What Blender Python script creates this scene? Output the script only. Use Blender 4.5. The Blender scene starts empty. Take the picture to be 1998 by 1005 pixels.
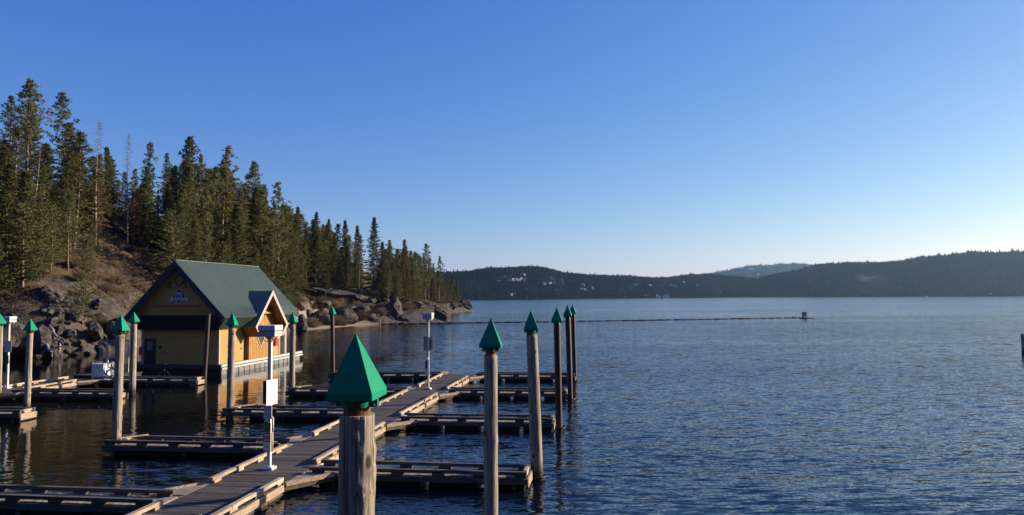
import bpy, bmesh, math, random
import numpy as np
from mathutils import Vector, Matrix, noise as mnoise
R = math.radians
S = bpy.context.scene
COL = S.collection
# ------------------------------------------------------------------ camera
FPX = 1450.0            # focal length in pixels of the 1998 px wide photograph
CAMZ = 6.6
PITCH, ROLL = 3.02, 0.40
cd = bpy.data.cameras.new('camera')
cd.sensor_width = 36.0
cd.lens = 36.0 * FPX / 1998.0
cd.clip_start = 0.2
cd.clip_end = 30000
cam = bpy.data.objects.new('camera', cd)
COL.objects.link(cam)
CR = Matrix.Rotation(R(90 + PITCH), 3, 'X') @ Matrix.Rotation(R(-ROLL), 3, 'Z')
cam.matrix_world = Matrix.Translation((0, 0, CAMZ)) @ CR.to_4x4()
S.camera = cam
# ------------------------------------------------------------------ sky, sun, exposure
SUN_AZ, SUN_EL = 67.0, 17.0      # degrees, azimuth clockwise from +Y
w = bpy.data.worlds.new('World')
S.world = w
w.use_nodes = True
nt = w.node_tree
bg = nt.nodes['Background']
sky = nt.nodes.new('ShaderNodeTexSky')
sky.sky_type = 'NISHITA'
sky.sun_disc = False
sky.sun_elevation = R(SUN_EL)
sky.sun_rotation = R(SUN_AZ)
sky.altitude = 600
sky.air_density = 1.0
sky.dust_density = 0.35
sky.ozone_density = 2.5
# per channel response of the Nishita sky: the deep clear blue of a cold dry evening
sep = nt.nodes.new('ShaderNodeSeparateColor'); com = nt.nodes.new('ShaderNodeCombineColor')
nt.links.new(sky.outputs[0], sep.inputs[0])
for i_, (g_, k_) in enumerate(((1.36, 1.53), (1.07, 1.18), (.50, 1.07))):
    m1_ = nt.nodes.new('ShaderNodeMath'); m1_.operation = 'MULTIPLY'; m1_.inputs[1].default_value = .1
    m2_ = nt.nodes.new('ShaderNodeMath'); m2_.operation = 'POWER'; m2_.inputs[1].default_value = g_
    m3_ = nt.nodes.new('ShaderNodeMath'); m3_.operation = 'MULTIPLY'; m3_.inputs[1].default_value = k_ / .174
    nt.links.new(sep.outputs[i_], m1_.inputs[0]); nt.links.new(m1_.outputs[0], m2_.inputs[0]); nt.links.new(m2_.outputs[0], m3_.inputs[0])
    nt.links.new(m3_.outputs[0], com.inputs[i_])
nt.links.new(com.outputs[0], bg.inputs[0])
bg.inputs[1].default_value = 0.10
sl = bpy.data.lights.new('sun', 'SUN')
sl.energy = 5.0
sl.angle = R(0.5)
sl.color = (1.0, 0.84, 0.62)
sun = bpy.data.objects.new('sun', sl)
COL.objects.link(sun)
sd = Vector((math.sin(R(SUN_AZ)) * math.cos(R(SUN_EL)), math.cos(R(SUN_AZ)) * math.cos(R(SUN_EL)), math.sin(R(SUN_EL))))
sun.rotation_euler = (-sd).to_track_quat('-Z', 'Y').to_euler()
sun.location = sd * 50
S.view_settings.view_transform = 'Standard'
S.view_settings.look = 'None'
S.view_settings.exposure = 0.8
S.view_settings.gamma = 1.0
S.render.engine = 'CYCLES'
S.cycles.use_denoising = True
S.cycles.max_bounces = 6
S.cycles.diffuse_bounces = 2
S.cycles.glossy_bounces = 3
S.cycles.transmission_bounces = 3
S.cycles.transparent_max_bounces = 6
S.cycles.volume_bounces = 0
S.cycles.caustics_reflective = False
S.cycles.caustics_refractive = False
S.cycles.sample_clamp_indirect = 4.0

# ------------------------------------------------------------------ measuring helpers
def ray(px, py):
    return CR @ Vector(((px - 999.0) / FPX, (502.5 - py) / FPX, -1.0))
def atz(px, py, z=0.0):
    d = ray(px, py)
    k = (z - CAMZ) / d.z
    return Vector((d.x * k, d.y * k, z))
def aty(px, py, Y):
    d = ray(px, py)
    k = Y / d.y
    return Vector((d.x * k, Y, CAMZ + d.z * k))
CRI = CR.transposed()
def proj(x, y, z):
    v = CRI @ Vector((x, y, z - CAMZ))
    return 999 + FPX * v.x / -v.z, 502.5 - FPX * v.y / -v.z

# ------------------------------------------------------------------ mesh builder
class MB:
    def __init__(s):
        s.v = []; s.f = []; s.t = []; s.sm = []
    def add(s, vs, fs, tone=0.5, smooth=False):
        o = len(s.v)
        s.v.extend([tuple(p) for p in vs])
        for f in fs:
            s.f.append([i + o for i in f]); s.t.append(tone); s.sm.append(smooth)
    def box(s, x0, x1, y0, y1, z0, z1, tone=0.5):
        if x0 > x1: x0, x1 = x1, x0
        if y0 > y1: y0, y1 = y1, y0
        if z0 > z1: z0, z1 = z1, z0
        s.add([(x0,y0,z0),(x1,y0,z0),(x1,y1,z0),(x0,y1,z0),(x0,y0,z1),(x1,y0,z1),(x1,y1,z1),(x0,y1,z1)],
              [(0,3,2,1),(4,5,6,7),(0,1,5,4),(1,2,6,5),(2,3,7,6),(3,0,4,7)], tone)
    def beam(s, a, b, w, h, tone=0.5, up=(0,0,1)):
        a = Vector(a); b = Vector(b); d = (b - a).normalized()
        u = Vector(up)
        x = d.cross(u)
        if x.length < 1e-4: x = d.cross(Vector((0,1,0)))
        x.normalize(); u = x.cross(d)
        x = x * w / 2; u = u * h / 2
        s.add([a-x-u, a+x-u, a+x+u, a-x+u, b-x-u, b+x-u, b+x+u, b-x+u],
              [(0,1,2,3),(7,6,5,4),(0,4,5,1),(1,5,6,2),(2,6,7,3),(3,7,4,0)], tone)
    def tube(s, pts, rads, n=8, tone=0.5, smooth=True, caps=True):
        pts = [Vector(p) for p in pts]
        rings = []
        o = []
        px = None
        for i, p in enumerate(pts):
            d = (pts[min(i+1, len(pts)-1)] - pts[max(i-1, 0)]).normalized()
            if px is None:
                px = d.cross(Vector((0.31,0.87,0.12)));
                if px.length < 1e-3: px = d.cross(Vector((1,0,0)))
            px = (px - d * px.dot(d)).normalized()
            py = d.cross(px)
            r = rads[i] if hasattr(rads, '__len__') else rads
            for k in range(n):
                a = 2*math.pi*k/n
                o.append(p + px*(r*math.cos(a)) + py*(r*math.sin(a)))
        fs = []
        for i in range(len(pts)-1):
            for k in range(n):
                fs.append((i*n+k, i*n+(k+1)%n, (i+1)*n+(k+1)%n, (i+1)*n+k))
        base = len(s.v)
        s.add(o, fs, tone, smooth)
        if caps:
            s.f.append([base+k for k in reversed(range(n))]); s.t.append(tone); s.sm.append(False)
            s.f.append([base+(len(pts)-1)*n+k for k in range(n)]); s.t.append(tone); s.sm.append(False)
    def slab(s, poly, off, tone=0.5):
        """planar polygon given thickness by the vector off"""
        n = len(poly); off = Vector(off)
        vs = [Vector(p) for p in poly] + [Vector(p)+off for p in poly]
        fs = [tuple(range(n)), tuple(reversed(range(n, 2*n)))]
        for i in range(n):
            j = (i+1) % n
            fs.append((i, n+i, n+j, j))
        s.add(vs, fs, tone)
    def mesh(s, name, mats):
        me = bpy.data.meshes.new(name)
        me.from_pydata(s.v, [], s.f)
        at = me.attributes.new('tone', 'FLOAT', 'FACE')
        at.data.foreach_set('value', np.array(s.t, dtype=np.float32))
        me.polygons.foreach_set('use_smooth', np.array(s.sm, dtype=bool))
        if mats is not None:
            for m in (mats if isinstance(mats, (list, tuple)) else [mats]): me.materials.append(m)
        me.update()
        return me
    def build(s, name, m, parent=None, recalc=True):
        me = s.mesh(name, m)
        if recalc:
            bm = bmesh.new(); bm.from_mesh(me); bmesh.ops.recalc_face_normals(bm, faces=bm.faces); bm.to_mesh(me); bm.free()
        return link(name, me, parent)
def link(name, me, parent=None):
    o = bpy.data.objects.new(name, me)
    COL.objects.link(o)
    if parent is not None: o.parent = parent
    return o
def tag(o, label=None, cat=None, group=None, kind=None):
    if label: o['label'] = label
    if cat: o['category'] = cat
    if group: o['group'] = group
    if kind: o['kind'] = kind
    return o
def thing(name, loc, rotz, label, cat, group=None):
    o = bpy.data.objects.new(name, None)
    COL.objects.link(o)
    o.empty_display_size = 0.3
    o.location = loc; o.rotation_euler = (0, 0, rotz)
    return tag(o, label, cat, group)
def text_part(name, s, size, m, parent, origin, xdir, ydir, depth=0.004, align='CENTER'):
    c = bpy.data.curves.new(name, 'FONT')
    c.body = s; c.size = size; c.align_x = align; c.align_y = 'CENTER'; c.extrude = depth; c.resolution_u = 2
    to = bpy.data.objects.new(name, c)
    COL.objects.link(to)
    dg = bpy.context.evaluated_depsgraph_get()
    me = bpy.data.meshes.new_from_object(to.evaluated_get(dg))
    bpy.data.objects.remove(to)
    me.materials.clear(); me.materials.append(m)
    x = Vector(xdir).normalized(); y = Vector(ydir).normalized(); z = x.cross(y)
    M = Matrix((x, y, z)).transposed().to_4x4(); M.translation = Vector(origin)
    me.transform(M)
    return link(name, me, parent)

# ------------------------------------------------------------------ materials
def new_mat(name):
    m = bpy.data.materials.new(name); m.use_nodes = True
    return m, m.node_tree, m.node_tree.nodes['Principled BSDF']
def N(t, typ, **kw):
    n = t.nodes.new(typ)
    for k, v in kw.items(): setattr(n, k, v)
    return n
def c4(c): return (c[0], c[1], c[2], 1.0)
def surf(name, a, b, scale=(1,1,1), freq=4.0, detail=6.0, rough=0.7, bump=0.0, bdist=0.02, tone=0.0, lo=0.35, hi=0.65,
         metal=0.0, spec=0.4, third=None, third_freq=0.6, third_lo=0.55, third_hi=0.7, rnd=0.0):
    """two-tone noise surface, optional broad third tone, per-face tone, per-object variation"""
    m, t, p = new_mat(name)
    L = t.links.new
    tc = N(t, 'ShaderNodeTexCoord')
    mp = N(t, 'ShaderNodeMapping'); mp.inputs['Scale'].default_value = scale
    L(tc.outputs['Object'], mp.inputs[0])
    vec = mp.outputs[0]
    if rnd:
        oi = N(t, 'ShaderNodeObjectInfo')
        ad = N(t, 'ShaderNodeVectorMath', operation='ADD')
        ml = N(t, 'ShaderNodeMath', operation='MULTIPLY'); ml.inputs[1].default_value = 37.0
        L(oi.outputs['Random'], ml.inputs[0]); L(vec, ad.inputs[0]); L(ml.outputs[0], ad.inputs[1]); vec = ad.outputs[0]
    nz = N(t, 'ShaderNodeTexNoise'); nz.inputs['Scale'].default_value = freq; nz.inputs['Detail'].default_value = detail
    nz.inputs['Roughness'].default_value = 0.6
    L(vec, nz.inputs['Vector'])
    rp = N(t, 'ShaderNodeValToRGB')
    rp.color_ramp.elements[0].position = lo; rp.color_ramp.elements[0].color = c4(a)
    rp.color_ramp.elements[1].position = hi; rp.color_ramp.elements[1].color = c4(b)
    L(nz.outputs['Fac'], rp.inputs[0])
    col = rp.outputs[0]
    if third is not None:
        n2 = N(t, 'ShaderNodeTexNoise'); n2.inputs['Scale'].default_value = third_freq; n2.inputs['Detail'].default_value = 5
        L(vec, n2.inputs['Vector'])
        mr = N(t, 'ShaderNodeMapRange'); mr.inputs[1].default_value = third_lo; mr.inputs[2].default_value = third_hi
        L(n2.outputs['Fac'], mr.inputs[0])
        mx = N(t, 'ShaderNodeMix', data_type='RGBA'); mx.inputs[7].default_value = c4(third)
        L(mr.outputs[0], mx.inputs[0]); L(col, mx.inputs[6]); col = mx.outputs[2]
    if tone or rnd:
        hs = N(t, 'ShaderNodeHueSaturation')
        vsrc = None
        if tone:
            at = N(t, 'ShaderNodeAttribute', attribute_name='tone')
            mr = N(t, 'ShaderNodeMapRange'); mr.inputs[3].default_value = 1 - tone; mr.inputs[4].default_value = 1 + tone
            L(at.outputs['Fac'], mr.inputs[0]); vsrc = mr.outputs[0]
        if rnd:
            m2 = N(t, 'ShaderNodeMapRange'); m2.inputs[3].default_value = 1 - rnd; m2.inputs[4].default_value = 1 + rnd
            L(oi.outputs['Random'], m2.inputs[0])
            if vsrc is not None:
                mm = N(t, 'ShaderNodeMath', operation='MULTIPLY'); L(vsrc, mm.inputs[0]); L(m2.outputs[0], mm.inputs[1]); vsrc = mm.outputs[0]
            else: vsrc = m2.outputs[0]
        L(vsrc, hs.inputs['Value']); L(col, hs.inputs['Color']); col = hs.outputs[0]
    L(col, p.inputs['Base Color'])
    p.inputs['Roughness'].default_value = rough
    p.inputs['Metallic'].default_value = metal
    p.inputs['Specular IOR Level'].default_value = spec
    if bump:
        bp = N(t, 'ShaderNodeBump'); bp.inputs['Strength'].default_value = bump; bp.inputs['Distance'].default_value = bdist
        L(nz.outputs['Fac'], bp.inputs['Height']); L(bp.outputs[0], p.inputs['Normal'])
    return m
MT = {}
MT['plank'] = surf('weathered_plank', (.038,.032,.027), (.125,.105,.088), (1.2,16,1), 2.2, 7, .85, .5, .01, tone=.55, third=(.04,.037,.033), third_freq=.25, third_lo=.5, third_hi=.75)
MT['gusset'] = surf('gusset_plank', (.14,.12,.095), (.37,.315,.245), (2,14,1), 2.0, 7, .85, .5, .01, tone=.25)
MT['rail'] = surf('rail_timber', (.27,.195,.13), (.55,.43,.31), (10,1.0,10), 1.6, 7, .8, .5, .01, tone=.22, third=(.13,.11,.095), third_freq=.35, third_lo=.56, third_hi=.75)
MT['shade_tinted_rail'] = surf('shade_tinted_cross_rail', (.050,.041,.033), (.155,.125,.098), (1.0,10,10), 1.6, 7, .82, .5, .01, tone=.25, third=(.09,.08,.075), third_freq=.35, third_lo=.52, third_hi=.7)  # weathered cross rails, shade of their camera-facing sides put into the colour
MT['float'] = surf('black_float', (.008,.008,.009), (.02,.02,.022), freq=3, rough=.6)
MT['wetwood'] = surf('wet_timber', (.05,.038,.028), (.16,.115,.075), (1,3,6), 2.5, 5, .6, .3, .01, tone=.3)
def pile_mat():
    m, t, p = new_mat('pile_timber'); L = t.links.new
    tc = N(t, 'ShaderNodeTexCoord'); oi = N(t, 'ShaderNodeObjectInfo')
    ml = N(t, 'ShaderNodeMath', operation='MULTIPLY'); ml.inputs[1].default_value = 41.0; L(oi.outputs['Random'], ml.inputs[0])
    ad = N(t, 'ShaderNodeVectorMath', operation='ADD'); L(tc.outputs['Object'], ad.inputs[0]); L(ml.outputs[0], ad.inputs[1])
    def nz(sc, det, r=.6):
        mp = N(t, 'ShaderNodeMapping'); mp.inputs['Scale'].default_value = sc; L(ad.outputs[0], mp.inputs[0])
        n = N(t, 'ShaderNodeTexNoise'); n.inputs['Scale'].default_value = 1; n.inputs['Detail'].default_value = det; n.inputs['Roughness'].default_value = r; L(mp.outputs[0], n.inputs['Vector']); return n.outputs['Fac']
    def rng_(v, lo, hi, a=0., b=1.):
        n = N(t, 'ShaderNodeMapRange'); n.inputs[1].default_value = lo; n.inputs[2].default_value = hi; n.inputs[3].default_value = a; n.inputs[4].default_value = b; L(v, n.inputs[0]); return n.outputs[0]
    def mix(f, a, b):
        x = N(t, 'ShaderNodeMix', data_type='RGBA'); L(f, x.inputs[0])
        for v, i in ((a,6),(b,7)):
            if isinstance(v, tuple): x.inputs[i].default_value = c4(v)
            else: L(v, x.inputs[i])
        return x.outputs[2]
    grain = nz((26,26,.9), 8, .65)
    col = mix(rng_(grain, .36, .62), (.20,.155,.115), (.50,.425,.335))
    col = mix(rng_(nz((3,3,.5), 6), .50, .66), col, (.235,.185,.14))          # broad weathered stains
    crack = nz((48,48,.55), 3, .5)
    col = mix(rng_(crack, .60, .67), col, (.035,.026,.02))                     # long drying checks
    mp = N(t, 'ShaderNodeMapping'); mp.inputs['Scale'].default_value = (3.2,3.2,1.7); L(ad.outputs[0], mp.inputs[0])
    vo = N(t, 'ShaderNodeTexVoronoi'); vo.inputs['Scale'].default_value = 1.0; L(mp.outputs[0], vo.inputs['Vector'])
    col = mix(rng_(vo.outputs['Distance'], .17, .10), col, (.05,.035,.025))    # knots
    sx = N(t, 'ShaderNodeSeparateXYZ'); L(tc.outputs['Object'], sx.inputs[0])
    col = mix(rng_(sx.outputs[2], .75, .25), col, (.045,.042,.03))             # wet foot
    L(col, p.inputs['Base Color']); p.inputs['Roughness'].default_value = .88; p.inputs['Specular IOR Level'].default_value = .3
    a1 = N(t, 'ShaderNodeMath', operation='SUBTRACT'); L(grain, a1.inputs[0]); L(rng_(crack, .58, .68, 0, .8), a1.inputs[1])
    bp = N(t, 'ShaderNodeBump'); bp.inputs['Strength'].default_value = .8; bp.inputs['Distance'].default_value = .025; L(a1.outputs[0], bp.inputs['Height']); L(bp.outputs[0], p.inputs['Normal'])
    return m
MT['pile'] = pile_mat()
MT['core'] = surf('splintered_wood', (.06,.025,.012), (.30,.13,.06), (14,14,2), 1.5, 6, .9, .8, .03)
MT['steel'] = surf('rusty_steel', (.022,.014,.012), (.075,.038,.027), (3,3,.6), 2.0, 6, .6, .2, .01, rnd=.1)
MT['cap'] = surf('green_cap', (.0005,.235,.120), (.001,.270,.145), freq=1.2, rough=.55, spec=.10, rnd=.08, third=(.012,.185,.115), third_freq=3.5, third_lo=.5, third_hi=.75)
MT['white'] = surf('white_paint', (.50,.50,.49), (.66,.66,.65), freq=3, rough=.5, lo=.3, hi=.55)
MT['offwhite'] = surf('offwhite_paint', (.38,.37,.355), (.54,.53,.51), freq=2.5, rough=.6)
MT['gap'] = surf('dark_gap', (.012,.012,.014), (.02,.02,.022), rough=.6)
MT['alu'] = surf('aluminium', (.45,.46,.48), (.6,.61,.63), freq=4, rough=.35, metal=.8)
MT['ink'] = surf('dark_ink', (.02,.02,.05), (.03,.03,.07), rough=.7)
MT['greyink'] = surf('grey_ink', (.28,.28,.3), (.35,.35,.36), rough=.7)
MT['signwhite'] = surf('sign_white', (.72,.72,.72), (.8,.8,.8), freq=5, rough=.45)
MT['signgrey'] = surf('sign_pale', (.5,.52,.62), (.58,.6,.7), freq=5, rough=.5)
MT['signgreen'] = surf('sign_green', (.06,.22,.05), (.09,.3,.07), freq=9, rough=.5)
MT['signred'] = surf('sign_red', (.42,.025,.05), (.5,.04,.07), freq=5, rough=.5)
MT['signback'] = surf('sign_back_board', (.36,.29,.23), (.46,.38,.30), freq=5, rough=.7)
MT['pipe'] = surf('cream_tube', (.62,.52,.36), (.74,.64,.46), freq=5, rough=.5)
MT['oliveplastic'] = surf('olive_plastic', (.03,.04,.015), (.06,.07,.03), freq=5, rough=.6)
MT['roof'] = surf('green_metal_roof', (.090,.135,.108), (.112,.158,.130), freq=.8, rough=.5, spec=.5)
MT['siding'] = surf('yellow_siding', (.40,.212,.056), (.465,.255,.073), (1,1,1), .9, 4, .75)
MT['trim'] = surf('mauve_trim', (.42,.34,.31), (.50,.41,.37), freq=2, rough=.7)
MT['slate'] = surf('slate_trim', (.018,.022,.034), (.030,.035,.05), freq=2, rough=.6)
MT['shade_tinted_roof'] = surf('shade_tinted_roof_metal', (.010,.014,.026), (.014,.019,.034), freq=1, rough=.5)  # roof metal of the front fold-in, its shade put into the colour
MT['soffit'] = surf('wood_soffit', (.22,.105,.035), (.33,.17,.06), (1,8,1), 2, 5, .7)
MT['door'] = surf('dark_door', (.006,.007,.009), (.012,.013,.016), freq=2, rough=.45)
MT['glass'] = surf('window_glass', (.02,.025,.03), (.03,.035,.04), rough=.08, spec=.6)
MT['red'] = surf('red_enamel', (.45,.02,.025), (.52,.03,.035), freq=3, rough=.4)
MT['redletter'] = surf('red_letter', (.60,.010,.020), (.66,.014,.028), freq=3, rough=.5)
MT['emblem'] = surf('emblem_white', (.5,.52,.45), (.6,.62,.55), freq=3, rough=.5)
MT['emblue'] = surf('emblem_blue', (.05,.06,.25), (.09,.10,.35), freq=3, rough=.5)
MT['dark'] = surf('dark_metal', (.01,.01,.011), (.022,.022,.024), rough=.5)
MT['cladpanel'] = surf('pontoon_panel', (.13,.135,.14), (.22,.225,.23), (1,1,.4), 2, 5, .7)
MT['log'] = surf('wet_log', (.018,.014,.012), (.06,.05,.04), (2,2,2), 2, 5, .7, .3)
MT['bark'] = surf('pine_bark', (.10,.066,.046), (.31,.225,.16), (3,3,.8), 2.2, 7, .9, .8, .06, third=(.04,.028,.02), third_freq=.5, rnd=.2)
MT['deadwood'] = surf('bleached_wood', (.16,.13,.105), (.34,.29,.24), (3,3,.7), 2, 6, .9, .5, .03, rnd=.15)
MT['twig'] = surf('brown_twig', (.085,.058,.040), (.19,.135,.09), freq=1.2, rough=.9, tone=.35, rnd=.2)
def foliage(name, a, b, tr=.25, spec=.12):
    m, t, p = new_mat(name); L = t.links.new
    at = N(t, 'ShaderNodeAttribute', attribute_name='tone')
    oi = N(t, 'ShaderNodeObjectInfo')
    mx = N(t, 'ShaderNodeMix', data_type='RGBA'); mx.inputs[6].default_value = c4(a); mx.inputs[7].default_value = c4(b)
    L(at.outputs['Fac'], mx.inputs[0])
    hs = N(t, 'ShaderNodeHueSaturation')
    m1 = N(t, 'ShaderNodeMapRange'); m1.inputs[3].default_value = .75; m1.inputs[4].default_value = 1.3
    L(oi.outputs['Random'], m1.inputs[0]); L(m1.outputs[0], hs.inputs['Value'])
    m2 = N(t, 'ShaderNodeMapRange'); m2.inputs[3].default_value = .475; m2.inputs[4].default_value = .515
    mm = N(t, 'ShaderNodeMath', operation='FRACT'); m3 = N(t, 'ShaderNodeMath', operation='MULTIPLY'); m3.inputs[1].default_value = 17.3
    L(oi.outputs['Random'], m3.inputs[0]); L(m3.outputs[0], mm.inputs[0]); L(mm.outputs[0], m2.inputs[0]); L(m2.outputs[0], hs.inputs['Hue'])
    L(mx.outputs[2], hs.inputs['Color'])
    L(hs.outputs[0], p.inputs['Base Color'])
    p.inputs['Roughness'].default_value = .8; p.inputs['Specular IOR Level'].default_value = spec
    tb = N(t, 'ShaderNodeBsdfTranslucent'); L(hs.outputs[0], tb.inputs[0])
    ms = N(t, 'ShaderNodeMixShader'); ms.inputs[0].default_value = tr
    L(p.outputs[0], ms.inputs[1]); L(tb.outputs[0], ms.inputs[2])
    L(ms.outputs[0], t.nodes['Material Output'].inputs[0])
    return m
MT['pine_needles'] = foliage('pine_needles', (.058,.070,.026), (.205,.205,.068))
MT['fir_needles'] = foliage('fir_needles', (.052,.064,.024), (.190,.186,.062))
MT['dead_needles'] = foliage('dead_needles', (.12,.065,.032), (.27,.155,.075))
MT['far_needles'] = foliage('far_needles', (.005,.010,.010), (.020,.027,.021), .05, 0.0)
MT['dry_grass'] = foliage('dry_grass', (.085,.057,.028), (.21,.148,.075), .2)

# rock
def rock_mat():
    m, t, p = new_mat('shore_rock'); L = t.links.new
    tc = N(t, 'ShaderNodeTexCoord'); ge = N(t, 'ShaderNodeNewGeometry'); oi = N(t, 'ShaderNodeObjectInfo')
    n1 = N(t, 'ShaderNodeTexNoise'); n1.inputs['Scale'].default_value = 1.1; n1.inputs['Detail'].default_value = 9; n1.inputs['Roughness'].default_value = .65
    L(ge.outputs['Position'], n1.inputs['Vector'])
    rp = N(t, 'ShaderNodeValToRGB'); e = rp.color_ramp.elements
    e[0].position = .32; e[0].color = (.018,.016,.015,1); e[1].position = .72; e[1].color = (.18,.153,.122,1)
    k = e.new(.5); k.color = (.060,.052,.044,1)
    L(n1.outputs['Fac'], rp.inputs[0])
    n2 = N(t, 'ShaderNodeTexNoise'); n2.inputs['Scale'].default_value = .45; n2.inputs['Detail'].default_value = 6
    L(ge.outputs['Position'], n2.inputs['Vector'])
    mr = N(t, 'ShaderNodeMapRange'); mr.inputs[1].default_value = .56; mr.inputs[2].default_value = .68
    L(n2.outputs['Fac'], mr.inputs[0])
    mx = N(t, 'ShaderNodeMix', data_type='RGBA'); mx.inputs[7].default_value = (.17,.115,.075,1)
    L(mr.outputs[0], mx.inputs[0]); L(rp.outputs[0], mx.inputs[6])
    # dark wet line just above the water
    sx = N(t, 'ShaderNodeSeparateXYZ'); L(ge.outputs['Position'], sx.inputs[0])
    m4 = N(t, 'ShaderNodeMapRange'); m4.inputs[1].default_value = .12; m4.inputs[2].default_value = .5; m4.inputs[3].default_value = .35; m4.inputs[4].default_value = 1.0
    L(sx.outputs[2], m4.inputs[0])
    hs = N(t, 'ShaderNodeHueSaturation'); L(mx.outputs[2], hs.inputs['Color']); L(m4.outputs[0], hs.inputs['Value'])
    L(hs.outputs[0], p.inputs['Base Color'])
    p.inputs['Roughness'].default_value = .9; p.inputs['Specular IOR Level'].default_value = .25
    vo = N(t, 'ShaderNodeTexVoronoi', feature='DISTANCE_TO_EDGE'); vo.inputs['Scale'].default_value = .9
    L(ge.outputs['Position'], vo.inputs['Vector'])
    m5 = N(t, 'ShaderNodeMapRange'); m5.inputs[1].default_value = 0; m5.inputs[2].default_value = .08
    L(vo.outputs[0], m5.inputs[0])
    ad = N(t, 'ShaderNodeMath', operation='ADD'); L(n1.outputs['Fac'], ad.inputs[0])
    ml = N(t, 'ShaderNodeMath', operation='MULTIPLY'); ml.inputs[1].default_value = .10; L(m5.outputs[0], ml.inputs[0]); L(ml.outputs[0], ad.inputs[1])
    bp = N(t, 'ShaderNodeBump'); bp.inputs['Strength'].default_value = .8; bp.inputs['Distance'].default_value = .28
    L(ad.outputs[0], bp.inputs['Height']); L(bp.outputs[0], p.inputs['Normal'])
    return m
MT['rock'] = rock_mat()

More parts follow.
